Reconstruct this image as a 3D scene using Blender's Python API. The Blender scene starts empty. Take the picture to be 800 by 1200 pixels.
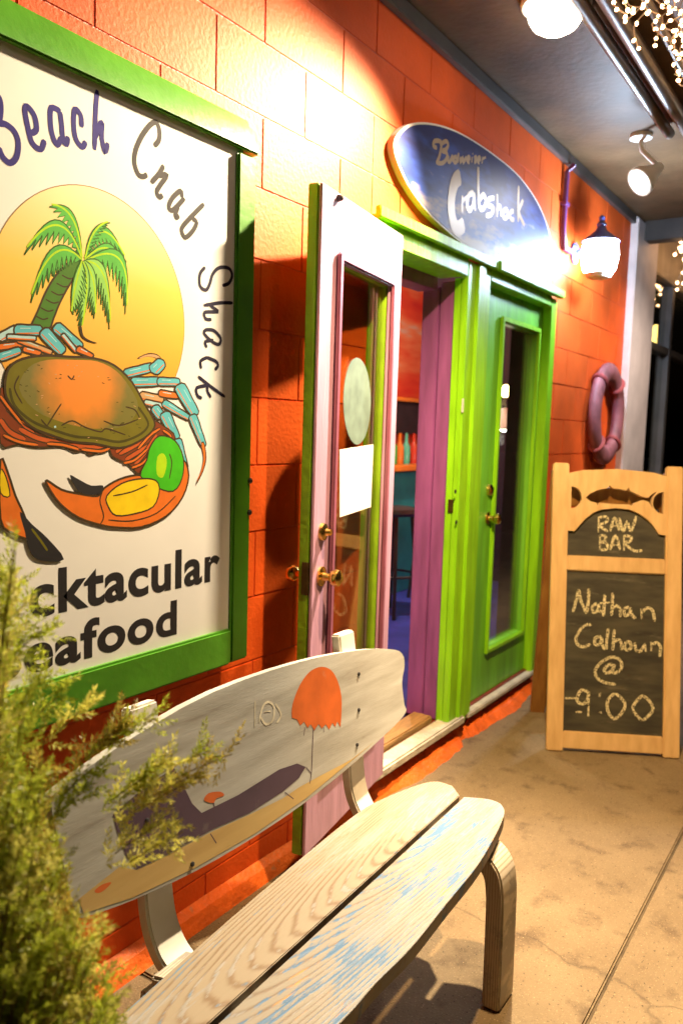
import bpy, bmesh, math, random
from mathutils import Vector, Matrix
from mathutils.geometry import tessellate_polygon
R = math.radians
random.seed(7)
S = bpy.context.scene
COL = S.collection

# ------------------------------------------------------------------ camera
FPX, YAW, PITCH, ROLL = 950.0, 0.989501777, -0.105363828, 0.0306918461
EYE = Vector((0.0, -1.57584, 1.47104))
FW = Vector((math.sin(YAW)*math.cos(PITCH), math.cos(YAW)*math.cos(PITCH), math.sin(PITCH)))
_r0 = Vector((math.cos(YAW), -math.sin(YAW), 0)); _u0 = _r0.cross(FW)
RT = _r0*math.cos(ROLL) + _u0*math.sin(ROLL)
UP = -_r0*math.sin(ROLL) + _u0*math.cos(ROLL)
cd = bpy.data.cameras.new('camera'); cam = bpy.data.objects.new('camera', cd); COL.objects.link(cam)
cam.matrix_world = Matrix(((RT.x, UP.x, -FW.x, EYE.x), (RT.y, UP.y, -FW.y, EYE.y), (RT.z, UP.z, -FW.z, EYE.z), (0, 0, 0, 1)))
cd.sensor_fit = 'HORIZONTAL'; cd.sensor_width = 24.0; cd.lens = FPX/800*24
cd.clip_start = 0.02; cd.clip_end = 500
cd.dof.use_dof = True; cd.dof.focus_distance = 1.75; cd.dof.aperture_fstop = 4.5
S.camera = cam
# ------------------------------------------------------------------ night sky
W = bpy.data.worlds.new('World'); S.world = W; W.use_nodes = True
nt = W.node_tree; bg = nt.nodes['Background']
sky = nt.nodes.new('ShaderNodeTexSky'); sky.sky_type = 'NISHITA'; sky.sun_disc = False
sky.sun_elevation = R(-4); sky.sun_rotation = R(200)
nt.links.new(sky.outputs[0], bg.inputs[0]); bg.inputs[1].default_value = 0.10
S.view_settings.view_transform = 'Standard'; S.view_settings.look = 'None'
S.view_settings.exposure = 0.12; S.view_settings.gamma = 1.0; S.view_settings.use_curve_mapping = False
S.render.engine = 'CYCLES'
S.cycles.use_denoising = True
S.cycles.max_bounces = 6; S.cycles.transparent_max_bounces = 12
S.cycles.sample_clamp_indirect = 4.0
S.cycles.caustics_reflective = False; S.cycles.caustics_refractive = False

# ------------------------------------------------------------------ pixel helpers (a pixel gives a direction; the plane it lies on gives the distance)
def ray(u, v): return RT*((u-400)/FPX) - UP*((v-600)/FPX) + FW
def PY(u, v, y=0.0):
    d = ray(u, v); return EYE + d*((y-EYE.y)/d.y)
def PZ(u, v, z=0.0):
    d = ray(u, v); return EYE + d*((z-EYE.z)/d.z)
def PX(u, v, x):
    d = ray(u, v); return EYE + d*((x-EYE.x)/d.x)
class Plane:
    def __init__(s, O, ax, ay):
        s.O = Vector(O); s.ax = Vector(ax).normalized(); s.ay = Vector(ay).normalized()
        s.n = s.ax.cross(s.ay).normalized()
    def P(s, a, b, n=0.0): return s.O + s.ax*a + s.ay*b + s.n*n
    def st(s, u, v, n=0.0):
        d = ray(u, v); o = s.O + s.n*n
        q = EYE + d*((o-EYE).dot(s.n)/d.dot(s.n)) - s.O
        return (q.dot(s.ax), q.dot(s.ay))

# ------------------------------------------------------------------ materials
MAT = {}
def lin(c): return tuple(c) + (1.0,)
def mat(name, col, rough=0.6, var=0.15, scale=8.0, bump=0.0, bscale=60.0, metal=0.0, col2=None, spec=0.5, coat=0.0, rot=None, stretch=None, detail=6.0, wear=0.0, wearcol=(.3,.25,.2), wscale=5.0, wlo=.56):
    if name in MAT: return MAT[name]
    m = bpy.data.materials.new(name); m.use_nodes = True; t = m.node_tree; N = t.nodes; L = t.links
    b = N['Principled BSDF']; b.inputs['Roughness'].default_value = rough; b.inputs['Metallic'].default_value = metal
    b.inputs['Specular IOR Level'].default_value = spec; b.inputs['Coat Weight'].default_value = coat
    tc = N.new('ShaderNodeTexCoord'); mp = N.new('ShaderNodeMapping'); L.new(tc.outputs['Object'], mp.inputs[0])
    if stretch: mp.inputs['Scale'].default_value = stretch
    n = N.new('ShaderNodeTexNoise'); n.inputs['Scale'].default_value = scale; n.inputs['Detail'].default_value = detail; L.new(mp.outputs[0], n.inputs[0])
    mx = N.new('ShaderNodeMix'); mx.data_type = 'RGBA'
    rp = N.new('ShaderNodeMapRange'); rp.inputs[1].default_value = 0.32; rp.inputs[2].default_value = 0.68; L.new(n.outputs[0], rp.inputs[0]); L.new(rp.outputs[0], mx.inputs[0])
    c2 = col2 if col2 else tuple(c*(1-var) for c in col); c1 = col if col2 else tuple(min(1, c*(1+var)) for c in col)
    mx.inputs[6].default_value = lin(c1); mx.inputs[7].default_value = lin(c2)
    out = mx.outputs[2]
    if wear > 0:
        w = N.new('ShaderNodeTexNoise'); w.inputs['Scale'].default_value = wscale; w.inputs['Detail'].default_value = 9; w.inputs['Roughness'].default_value = .7; L.new(mp.outputs[0], w.inputs[0])
        wr = N.new('ShaderNodeMapRange'); wr.inputs[1].default_value = wlo; wr.inputs[2].default_value = wlo+.1; wr.inputs[4].default_value = wear; L.new(w.outputs[0], wr.inputs[0])
        m2 = N.new('ShaderNodeMix'); m2.data_type = 'RGBA'; L.new(wr.outputs[0], m2.inputs[0]); L.new(out, m2.inputs[6]); m2.inputs[7].default_value = lin(wearcol); out = m2.outputs[2]
    L.new(out, b.inputs['Base Color'])
    if bump > 0:
        n2 = N.new('ShaderNodeTexNoise'); n2.inputs['Scale'].default_value = bscale; n2.inputs['Detail'].default_value = 5; L.new(mp.outputs[0], n2.inputs[0])
        bp = N.new('ShaderNodeBump'); bp.inputs['Strength'].default_value = bump; bp.inputs['Distance'].default_value = 0.01; L.new(n2.outputs[0], bp.inputs['Height']); L.new(bp.outputs[0], b.inputs['Normal'])
    MAT[name] = m; return m
def emit(name, col, strength):
    if name in MAT: return MAT[name]
    m = bpy.data.materials.new(name); m.use_nodes = True; t = m.node_tree
    b = t.nodes['Principled BSDF']; b.inputs['Base Color'].default_value = (.8, .8, .8, 1)
    b.inputs['Emission Color'].default_value = lin(col); b.inputs['Emission Strength'].default_value = strength
    MAT[name] = m; return m
def glass(name, tint=(.86, .88, .84), ior=1.55, rough=0.02):
    if name in MAT: return MAT[name]
    m = bpy.data.materials.new(name); m.use_nodes = True; t = m.node_tree; N = t.nodes; L = t.links
    N.remove(N['Principled BSDF'])
    tr = N.new('ShaderNodeBsdfTransparent'); tr.inputs[0].default_value = lin(tint)
    gl = N.new('ShaderNodeBsdfGlossy'); gl.inputs['Roughness'].default_value = rough; gl.inputs[0].default_value = (.95, .95, .95, 1)
    lw = N.new('ShaderNodeLayerWeight'); lw.inputs[0].default_value = .5
    pw = N.new('ShaderNodeMath'); pw.operation = 'POWER'; L.new(lw.outputs['Facing'], pw.inputs[0]); pw.inputs[1].default_value = 3.5
    ma = N.new('ShaderNodeMath'); ma.operation = 'MULTIPLY_ADD'; L.new(pw.outputs[0], ma.inputs[0]); ma.inputs[1].default_value = .85; ma.inputs[2].default_value = .06
    mx = N.new('ShaderNodeMixShader'); L.new(ma.outputs[0], mx.inputs[0]); L.new(tr.outputs[0], mx.inputs[1]); L.new(gl.outputs[0], mx.inputs[2])
    L.new(mx.outputs[0], N['Material Output'].inputs[0]); MAT[name] = m; return m

# ------------------------------------------------------------------ object helpers
class MB:
    """collects verts and faces in world coordinates"""
    def __init__(s): s.v = []; s.f = []
    def add(s, vs, fs):
        k = len(s.v); s.v += [Vector(p) for p in vs]; s.f += [tuple(i+k for i in f) for f in fs]
    def box(s, a, b):
        (x0, y0, z0), (x1, y1, z1) = a, b
        s.add([(x0,y0,z0),(x1,y0,z0),(x1,y1,z0),(x0,y1,z0),(x0,y0,z1),(x1,y0,z1),(x1,y1,z1),(x0,y1,z1)],
              [(0,3,2,1),(4,5,6,7),(0,1,5,4),(1,2,6,5),(2,3,7,6),(3,0,4,7)]); return s
    def pbox(s, pl, a0, a1, b0, b1, n0, n1):
        q = [pl.P(a, b, n) for n in (n0, n1) for (a, b) in ((a0,b0),(a1,b0),(a1,b1),(a0,b1))]
        s.add(q, [(0,3,2,1),(4,5,6,7),(0,1,5,4),(1,2,6,5),(2,3,7,6),(3,0,4,7)]); return s
    def prism(s, pl, loops, n0, n1):
        """outline with holes on a plane, from depth n0 to n1"""
        loops = [list(l) for l in loops]
        tris = tessellate_polygon([[Vector((a, b, 0)) for a, b in l] for l in loops])
        flat = [p for l in loops for p in l]; m = len(flat)
        vs = [pl.P(a, b, n1) for a, b in flat] + [pl.P(a, b, n0) for a, b in flat]
        fs = []
        for t in tris:
            a, b, c = [Vector(flat[i]+(0,)) for i in t]
            if (b-a).cross(c-a).z < 0: t = (t[0], t[2], t[1])
            fs.append(tuple(t)); fs.append((t[0]+m, t[2]+m, t[1]+m))
        k = 0
        for li, l in enumerate(loops):
            ar = sum(l[i][0]*l[(i+1) % len(l)][1]-l[(i+1) % len(l)][0]*l[i][1] for i in range(len(l)))
            for i in range(len(l)):
                i0 = k+i; i1 = k+(i+1) % len(l)
                q = (i0, i0+m, i1+m, i1)
                if (ar < 0) != (li > 0): q = q[::-1]
                fs.append(q)
            k += len(l)
        s.add(vs, fs); return s
    def sheet(s, pl, loop, n):
        tris = tessellate_polygon([[Vector((a, b, 0)) for a, b in loop]])
        fs = []
        for t in tris:
            a, b, c = [Vector(tuple(loop[i])+(0,)) for i in t]
            fs.append(tuple(t) if (b-a).cross(c-a).z > 0 else (t[0], t[2], t[1]))
        s.add([pl.P(a, b, n) for a, b in loop], fs); return s
    def stroke(s, pl, pts, w, n, w1=None, k=4, closed=False):
        """a brush stroke: ribbon of width w lying on the plane"""
        q = smooth(pts, k, closed); M = len(q); w1 = w if w1 is None else w1
        vs = []
        for i in range(M):
            a = q[max(i-1, 0)]; b = q[min(i+1, M-1)]
            if closed: a = q[(i-1) % M]; b = q[(i+1) % M]
            dx, dy = b[0]-a[0], b[1]-a[1]; L = math.hypot(dx, dy) or 1
            e = (w+(w1-w)*i/max(1, M-1))/2
            if not closed and i in (0, M-1): e *= .6
            px, py = -dy/L*e, dx/L*e; z = n+i*1e-7
            vs += [pl.P(q[i][0]+px, q[i][1]+py, z), pl.P(q[i][0]-px, q[i][1]-py, z)]
        fs = [(2*i, 2*i+1, 2*i+3, 2*i+2) for i in range(M-1)]
        if closed: fs.append((2*M-2, 2*M-1, 1, 0))
        s.add(vs, fs); return s
    def tube(s, pts, r, seg=8, r1=None, cap=True):
        pts = [Vector(p) for p in pts]; M = len(pts); rings = []; ref = None
        for i, p in enumerate(pts):
            d = (pts[min(i+1, M-1)]-pts[max(i-1, 0)]).normalized()
            if ref is None: ref = Vector((0, 0, 1)) if abs(d.z) < .9 else Vector((1, 0, 0))
            a = (ref-d*ref.dot(d)).normalized(); b = d.cross(a); ref = a
            rr = r if r1 is None else r+(r1-r)*i/(M-1)
            rings.append([p+a*math.cos(2*math.pi*j/seg)*rr+b*math.sin(2*math.pi*j/seg)*rr for j in range(seg)])
        vs = [p for g in rings for p in g]; fs = []
        for i in range(M-1):
            for j in range(seg):
                j1 = (j+1) % seg; fs.append((i*seg+j, i*seg+j1, (i+1)*seg+j1, (i+1)*seg+j))
        if cap: fs.append(tuple(reversed(range(seg)))); fs.append(tuple(range((M-1)*seg, M*seg)))
        s.add(vs, fs); return s
    def lathe(s, c, axis, prof, seg=24):
        """profile (distance along axis, radius)"""
        c = Vector(c); d = Vector(axis).normalized(); ref = Vector((0, 0, 1)) if abs(d.z) < .9 else Vector((1, 0, 0))
        a = (ref-d*ref.dot(d)).normalized(); b = d.cross(a); vs = []; fs = []
        for h, r in prof: vs += [c+d*h+(a*math.cos(2*math.pi*j/seg)+b*math.sin(2*math.pi*j/seg))*r for j in range(seg)]
        for i in range(len(prof)-1):
            for j in range(seg):
                j1 = (j+1) % seg; fs.append((i*seg+j, i*seg+j1, (i+1)*seg+j1, (i+1)*seg+j))
        fs.append(tuple(reversed(range(seg)))); fs.append(tuple(range((len(prof)-1)*seg, len(prof)*seg)))
        s.add(vs, fs); return s
    def build(s, name, material, parent=None, bevel=0.0, smooth_=False, base=None, seg=2):
        me = bpy.data.meshes.new(name)
        org = root_loc(parent) if parent else (Vector(base) if base is not None else Vector((0, 0, 0)))
        me.from_pydata([p-org for p in s.v], [], s.f); me.update()
        bm = bmesh.new(); bm.from_mesh(me)
        if bevel > 0:
            bmesh.ops.remove_doubles(bm, verts=bm.verts, dist=1e-5)
            bmesh.ops.recalc_face_normals(bm, faces=bm.faces)
            ed = [e for e in bm.edges if len(e.link_faces) == 2 and e.calc_face_angle() > .6]
            bmesh.ops.bevel(bm, geom=ed, offset=bevel, segments=seg, affect='EDGES', clamp_overlap=True)
        if smooth_ or bevel > 0:
            for f in bm.faces: f.smooth = True
            for e in bm.edges:
                if len(e.link_faces) == 2 and e.calc_face_angle(0) > (.7 if smooth_ else .5): e.smooth = False
        bm.to_mesh(me); bm.free()
        me.materials.append(material)
        o = bpy.data.objects.new(name, me); COL.objects.link(o)
        if parent: o.parent = parent
        else: o.location = org
        return o
def root_loc(o):
    while o.parent: o = o.parent
    return o.location.copy()
def smooth(pts, k=4, closed=False):
    if len(pts) < 3: return [tuple(p) for p in pts]
    out = []; M = len(pts)
    for i in range(M if closed else M-1):
        g = (lambda j: pts[j % M]) if closed else (lambda j: pts[min(max(j, 0), M-1)])
        p0, p1, p2, p3 = g(i-1), g(i), g(i+1), g(i+2)
        for q in range(k):
            t = q/k
            out.append(tuple(.5*((2*p1[c])+(-p0[c]+p2[c])*t+(2*p0[c]-5*p1[c]+4*p2[c]-p3[c])*t*t+(-p0[c]+3*p1[c]-3*p2[c]+p3[c])*t**3) for c in range(len(p1))))
    if not closed: out.append(tuple(pts[-1]))
    return out
def tag(o, label, cat, group=None):
    o['label'] = label; o['category'] = cat
    if group: o['group'] = group
    return o
def thing(name, label, cat, loc, group=None):
    o = bpy.data.objects.new(name, None); COL.objects.link(o); o.location = loc; o.empty_display_size = .05
    return tag(o, label, cat, group)
def struct(o): o['kind'] = 'structure'; return o
def box(name, a, b, m, parent=None, bevel=0.0, base=None): return MB().box(a, b).build(name, m, parent, bevel, base=base)
def zt(x0, y0, sc): return lambda pts: [(x0+a/sc, y0+b/sc) for a, b in pts]
def lamp(name, kind, loc, energy, col, parent=None, radius=.04, aim=None, size=None, blend=.5):
    ld = bpy.data.lights.new(name, kind); ld.energy = energy; ld.color = col; ld.shadow_soft_size = radius
    if kind == 'SPOT': ld.spot_size = size; ld.spot_blend = blend
    o = bpy.data.objects.new(name, ld); COL.objects.link(o); loc = Vector(loc)
    o.location = loc-(root_loc(parent) if parent else Vector((0, 0, 0)))
    if parent: o.parent = parent
    if aim is not None: o.rotation_euler = (Vector(aim)-loc).to_track_quat('-Z', 'Y').to_euler()
    return o

# ------------------------------------------------------------------ palette
M_BLOCK = mat('orange_block_paint', (.70, .10, .015), .58, .2, 3, .2, 75, spec=.16)
M_MORTAR = mat('orange_mortar_paint', (.64, .085, .018), .6, .2, 14, .5, 80)
def concrete(name, c1, c2, c3):
    m = bpy.data.materials.new(name); m.use_nodes = True; t = m.node_tree; N = t.nodes; L = t.links; b = N['Principled BSDF']; b.inputs['Roughness'].default_value = .82
    tc = N.new('ShaderNodeTexCoord')
    def noise(sc, det, lo, hi, rg=.6):
        n = N.new('ShaderNodeTexNoise'); n.inputs['Scale'].default_value = sc; n.inputs['Detail'].default_value = det; n.inputs['Roughness'].default_value = rg; L.new(tc.outputs['Object'], n.inputs[0])
        r = N.new('ShaderNodeMapRange'); r.inputs[1].default_value = lo; r.inputs[2].default_value = hi; L.new(n.outputs[0], r.inputs[0]); return r.outputs[0], n
    def mix(f, a, c):
        x = N.new('ShaderNodeMix'); x.data_type = 'RGBA'; L.new(f, x.inputs[0])
        if isinstance(a, tuple): x.inputs[6].default_value = lin(a)
        else: L.new(a, x.inputs[6])
        x.inputs[7].default_value = lin(c); return x.outputs[2]
    f1, _ = noise(2.2, 8, .36, .64, .7); out = mix(f1, c1, c2)
    f2, _ = noise(9, 6, .54, .70); out = mix(f2, out, c3)
    f3, n3 = noise(170, 3, .60, .72); out = mix(f3, out, tuple(c*1.9 for c in c1))
    f4, _ = noise(110, 3, .61, .70); out = mix(f4, out, tuple(c*.4 for c in c3))
    dn = N.new('ShaderNodeTexNoise'); dn.inputs['Scale'].default_value = 3; dn.inputs['Detail'].default_value = 6; L.new(tc.outputs['Object'], dn.inputs[0])
    vm = N.new('ShaderNodeMix'); vm.data_type = 'VECTOR'; vm.inputs[0].default_value = .22; L.new(tc.outputs['Object'], vm.inputs[4]); L.new(dn.outputs[1], vm.inputs[5])
    vo = N.new('ShaderNodeTexVoronoi'); vo.feature = 'DISTANCE_TO_EDGE'; vo.inputs['Scale'].default_value = .9; L.new(vm.outputs[1], vo.inputs[0])
    cr = N.new('ShaderNodeMapRange'); cr.inputs[1].default_value = .0; cr.inputs[2].default_value = .0045; cr.inputs[3].default_value = .45; cr.inputs[4].default_value = 0; L.new(vo.outputs[0], cr.inputs[0])
    out = mix(cr.outputs[0], out, tuple(c*.3 for c in c3))
    L.new(out, b.inputs['Base Color'])
    sm = N.new('ShaderNodeMath'); sm.operation = 'MULTIPLY_ADD'; L.new(cr.outputs[0], sm.inputs[0]); sm.inputs[1].default_value = -1.2; L.new(n3.outputs[0], sm.inputs[2])
    bp = N.new('ShaderNodeBump'); bp.inputs['Strength'].default_value = .5; bp.inputs['Distance'].default_value = .006; L.new(sm.outputs[0], bp.inputs['Height']); L.new(bp.outputs[0], b.inputs['Normal'])
    MAT[name] = m; return m
M_CONC = concrete('sidewalk_concrete', (.215, .155, .085), (.155, .108, .055), (.100, .066, .033))
M_LIME = mat('lime_paint', (.24, .58, .010), .42, .18, 9, .22, 26, stretch=(3, 3, .45), wear=.25, wearcol=(.10, .30, .02), wscale=7, wlo=.62)
M_GREEN = mat('door_green_paint', (.15, .47, .03), .42, .2, 6, .22, 26, stretch=(3, 3, .45))
M_SIGNG = mat('sign_frame_green', (.075, .27, .016), .35, .15, 6, .1, 40)
M_MAUVE = mat('mauve_paint', (.44, .25, .38), .45, .15, 8, .2, 26, stretch=(3, 3, .45), wear=.3, wearcol=(.35, .13, .2), wscale=9, wlo=.63)
M_PURPLE = mat('purple_paint', (.25, .07, .27), .45, .2, 8, .2, 26, stretch=(3, 3, .45))
M_PLUM = mat('plum_moulding_paint', (.22, .07, .12), .4, .15, 8)
M_BRASS = mat('brass', (.85, .55, .16), .22, .1, 20, metal=1.0)
M_GLASS = glass('door_glass')
M_WHITE = mat('white_paint', (.78, .76, .70), .5, .06, 10)
M_DARK = mat('dark_metal', (.03, .028, .03), .4, .2, 10)
M_INK = mat('black_ink', (.012, .01, .012), .5, .1)

# ------------------------------------------------------------------ ground: slabs of the sidewalk, road beyond
gr = MB().box((-40, -40, -.30), (60, 40, -.16)).build('ground', mat('asphalt', (.05, .048, .045), .9, .3, 30, .4, 90)); struct(gr)
road = MB().box((-40, -14, -.16), (60, -2.9, -.12)).build('road', MAT['asphalt']); struct(road)
walk = MB().box((-6, -2.75, -.16), (14, .02, -.009)).build('sidewalk', mat('joint_dirt', (.085, .06, .032), .95, .3, 20, .4, 90)); struct(walk)
kerb = MB().box((-6, -2.9, -.16), (14, -2.755, -.004)).build('kerb', M_CONC, bevel=.02); struct(kerb)
ys = [(-1.080, .02), (-2.15, -1.089), (-2.745, -2.162)]
xs = [-6, -3.1, -.7, 1.42, 4.62, 7.4, 10.2, 14]
for (y0, y1) in ys:
    for x0, x1 in zip(xs[:-1], xs[1:]):
        MB().box((x0+.005, y0, -.024), (x1-.005, y1, 0)).build('slab', M_CONC, walk, bevel=.005)

# ------------------------------------------------------------------ painted block wall
OPX0, OPX1, OPZ1 = 2.53, 4.435, 2.225
wall = thing('block_wall', 'orange painted concrete block wall around the green double doorway', 'wall', (0, 0, 0))
CH, BL = .2032, .4064
zb = [.126+CH*k for k in range(0, 15)]
rows = [(-.05, .126)] + [(a, a+CH) for a in zb]
mb = MB()
for a, b in (((-1.2, .0016, -.1), (OPX0, .2, 3.16)), ((OPX1, .0016, -.1), (5.97, .2, 3.16)), ((OPX0, .0016, OPZ1), (OPX1, .2, 3.16)), ((OPX0, .0016, -.1), (OPX1, .2, .10))): mb.box(a, b)
mb.build('mortar', M_MORTAR, wall)
for i, (z0, z1) in enumerate(rows):
    z1 = min(z1, 3.16)
    off = .09 if i % 2 == 0 else .09+BL/2
    k = int((-1.2-off)/BL)-1
    while True:
        x0 = off+k*BL; x1 = x0+BL; k += 1
        if x0 > 5.96: break
        if x1 < -.6: continue
        x0 = max(x0, -1.2); x1 = min(x1, 5.97)
        segs = [(x0, x1, z0, z1)]
        if z0 < OPZ1 and x1 > OPX0 and x0 < OPX1 and z1 > .13:
            segs = []
            if x0 < OPX0: segs.append((x0, OPX0, z0, z1))
            if x1 > OPX1: segs.append((OPX1, x1, z0, z1))
            if z1 > OPZ1+.03: segs.append((max(x0, OPX0), min(x1, OPX1), OPZ1, z1))
        for a, b, c, d in segs:
            if b-a < .03: continue
            j = random.uniform(-.0008, .0008); g = .0019
            MB().box((a+g, -.001+j, c+g), (b-g, .05, d-g)).build('block', M_BLOCK, wall, bevel=.0018)
# orange painted footing strip along the base
ft = MB(); pts0 = []
prof = [(2.0, -.05), (2.3, -.075), (2.65, -.05), (3.0, -.085), (3.36, -.075), (3.44, -.03), (3.55, -.06), (3.8, -.07), (4.04, -.09), (4.4, -.05), (5.2, -.06), (5.97, -.05)]
prof = [(-1.2, -.06)] + prof
prof = smooth(prof, 8)
vs = []; fs = []
for x, y in prof:
    y += random.uniform(-.006, .006); h = .035+random.uniform(-.006, .008)
    vs += [(x, -.0025, h+.018), (x, y*.55, h), (x, y, -.001)]
for i in range(len(prof)-1):
    a = 3*i; fs += [(a, a+1, a+4, a+3), (a+1, a+2, a+5, a+4)]
ft.add(vs, fs); ft.build('footing_strip', mat('orange_footing', (.75, .13, .01), .6, .2, 12, .6, 60, wear=.8, wearcol=(.30, .22, .13), wscale=9, wlo=.6), wall)
# dark maroon base under the doors
box('door_base', (OPX0, -.004, -.05), (OPX1, .06, .126), mat('maroon_base', (.17, .022, .006), .55, .3, 10, .3, 60), wall)

# ------------------------------------------------------------------ porch ceiling and pipes
ceil = MB().box((-4, -2.4, 3.0), (6.3, .2, 3.12)).build('ceiling', mat('ceiling_paint', (.085, .05, .024), .55, .3, 4, .2, 30, spec=.12)); struct(ceil)
tag(box('ceiling_trim', (-1.2, -.035, 2.94), (5.97, -.003, 2.998), mat('trim_grey', (.05, .045, .042), .4, .2, 8), None, .004, base=(2, 0, 2.94)), 'dark grey trim strip where orange wall meets ceiling', 'trim')
tag(box('end_beam', (6.16, -2.4, 2.86), (6.3, -.05, 2.998), mat('beam_dark', (.022, .016, .012), .6, .3, 8), None, .006, base=(6.2, -1, 2.9)), 'dark beam closing far end of porch ceiling', 'beam')
M_PIPE = mat('pipe_brown', (.10, .075, .05), .35, .25, 10)
tag(MB().tube([(-3, -.585, 2.955), (4.35, -.585, 2.955)], .026, 10).build('ceiling_pipe', M_PIPE, smooth_=True, base=(3, -.585, 2.955)), 'dark pipe under porch ceiling nearest the orange wall', 'pipe', 'pipes under the porch ceiling')
pp = tag(MB().tube([(-3, -.675, 2.95), (6.1, -.675, 2.95)], .032, 10).build('ceiling_pipe', M_PIPE, smooth_=True, base=(3, -.675, 2.95)), 'thicker dark pipe under porch ceiling beside the hanging fairy lights', 'pipe', 'pipes under the porch ceiling')
tag(MB().tube([(-3, -.775, 2.975), (6.1, -.775, 2.975)], .015, 8).build('ceiling_pipe', M_PIPE, smooth_=True, base=(3, -.775, 2.975)), 'thinnest dark pipe under porch ceiling furthest from the wall', 'pipe', 'pipes under the porch ceiling')

# ------------------------------------------------------------------ ceiling floodlight, the main light, plus two added unseen fill floods
WARM = (1.0, .68, .33)
def ceiling_light(loc, label, aim, energy, fill, size=R(100), blend=.45, col=WARM, core=None):
    x, y, z = loc
    t = thing('ceiling_light', label, 'light', loc, 'floodlights in the porch ceiling')
    MB().lathe((x, y, z), (0, 0, -1), [(-.005, .125), (.012, .125), (.02, .118), (.02, .104)], 32).build('trim_ring', M_WHITE, t, smooth_=True)
    MB().lathe((x, y, z), (0, 0, -1), [(.0, .1), (.03, .1), (.06, .094), (.085, .078), (.102, .05), (.11, .018)], 28).build('bulb', emit('flood_bulb', (1, .88, .66), fill), t, smooth_=True)
    lamp('beam', 'SPOT', (x, y, z-.125), energy, col, t, .03, aim, size, blend)
    if core: lamp('beam_core', 'SPOT', (x, y, z-.126), core[2], col, t, .03, core[0], core[1], 1.0)
    return t
ceiling_light((2.95, -.485, 3.0), 'round white glowing floodlight in the porch ceiling near the top edge', (2.95-.65*3, -.485+.05*3, 2.875-.76*3), 1000, 14, R(101), .75, (1.0, .78, .50), ((1.45, -.09, 2.02), R(54), 330))
ceiling_light((1.9, -.90, 3.0), 'unseen fill floodlight added in the porch ceiling above the bench', (3.4, -.65, .3), 720, 14, R(88), .8, (1.0, .66, .32))  # added out-of-view fill for the sandwich board and the ground
ceiling_light((5.5, -1.15, 3.0), 'unseen floodlight added at the far end to brighten the pilaster', (6.3, -.1, .9), 170, 14, R(90), .8, (1.0, .80, .62))  # added out-of-view lamp to lift the pilaster, life ring and far wall

# ------------------------------------------------------------------ big shop sign
SG = Plane((0, -.088, 0), (1, 0, 0), (0, 0, 1))          # printed face; s = x, t = z
sign = thing('shop_sign', 'large white sign with painted crab and palm in a green frame', 'sign', (1.05, 0, .8))
SX0, SX1 = .36, 1.702
M_PANEL = mat('sign_white', (.84, .83, .81), .6, .04, 4, spec=.15)
panel = box('panel', (SX0, -.088, .87), (SX1+.03, -.03, 2.23), M_PANEL, sign)
box('frame_right', (SX1, -.10, .795), (1.776, -.002, 2.19), M_SIGNG, sign, .006)
box('frame_left', (SX0-.07, -.10, .795), (SX0, -.002, 2.19), M_SIGNG, sign, .006)
box('frame_bottom', (SX0, -.102, .793), (SX1, -.002, .895), M_SIGNG, sign, .006)
HP = Plane((SX0-.09, 0, 0), (0, -1, 0), (0, 0, 1))
MB().prism(HP, [[(.002, 2.198), (.104, 2.198), (.104, 2.205), (.055, 2.300), (.002, 2.300)]], 0, -(1.785-SX0+.09)).build('frame_hood', M_SIGNG, sign, .004)
for zz in (1.22, 1.31):
    MB().lathe((1.768, -.099, zz), (0, -1, 0), [(0, .008), (.006, .008), (.009, .004)], 10).build('screw', M_DARK, sign)
PR = {}
def pr(name, col, rough=.5): return mat('print_'+name, col, .7, .08, 30, spec=.1)
LV = [0.0003]
def art(name, pts, m, out=None, ow=.0045, parent=None, pl=SG, k=3, sm=True):
    """print one flat patch of colour (and its drawn outline) on a plane, pixel outline"""
    q = [pl.st(u, v) for u, v in pts]
    if sm: q = smooth(q, k, True)
    LV[0] += .000007
    o = MB().sheet(pl, q, LV[0]).build(name, m, parent or panel)
    if out:
        LV[0] += .000006
        MB().stroke(pl, q, ow, LV[0], k=1, closed=True).build(name+'_outline', out, parent or panel)
    return o
def ink(name, strokes, m, w, parent=None, pl=SG, w1=None, k=4):
    """hand lettering: px strokes, width in metres"""
    b = MB(); LV[0] += .000006
    for i, sgm in enumerate(strokes):
        wi = w
        b.stroke(pl, [pl.st(u, v) for u, v in sgm], wi, LV[0]+i*.000003, w1, k)
    LV[0] += .000002+len(strokes)*.000003
    return b.build(name, m, parent or panel)
# sun disc with its printed gradient
ms = bpy.data.materials.new('print_sunset'); ms.use_nodes = True; t = ms.node_tree
tc = t.nodes.new('ShaderNodeTexCoord'); sx = t.nodes.new('ShaderNodeSeparateXYZ'); mr = t.nodes.new('ShaderNodeMapRange'); cr = t.nodes.new('ShaderNodeValToRGB')
t.links.new(tc.outputs['Object'], sx.inputs[0]); t.links.new(sx.outputs[2], mr.inputs[0]); mr.inputs[1].default_value = 1.50-.8; mr.inputs[2].default_value = 2.02-.8
t.links.new(mr.outputs[0], cr.inputs[0]); t.links.new(cr.outputs[0], t.nodes['Principled BSDF'].inputs['Base Color'])
e = cr.color_ramp.elements; e[0].color = (.80, .30, .008, 1); e[1].color = (.80, .74, .42, 1); n_ = cr.color_ramp.elements.new(.55); n_.color = (.82, .52, .02, 1)
rx = SG.st(216, 372)[0]; tz = SG.st(84, 211)[1]; cz = SG.st(216, 385)[1]; rad = tz-cz; cx = rx-rad
lo = SG.st(205, 452)[1]; a0 = math.asin((lo-cz)/rad)
arc = [(cx+rad*math.cos(a), cz+rad*math.sin(a)) for a in [a0+(math.pi-2*a0)*i/60 for i in range(61)]]
MB().sheet(SG, arc, .0002).build('sun_disc', ms, panel)
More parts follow.
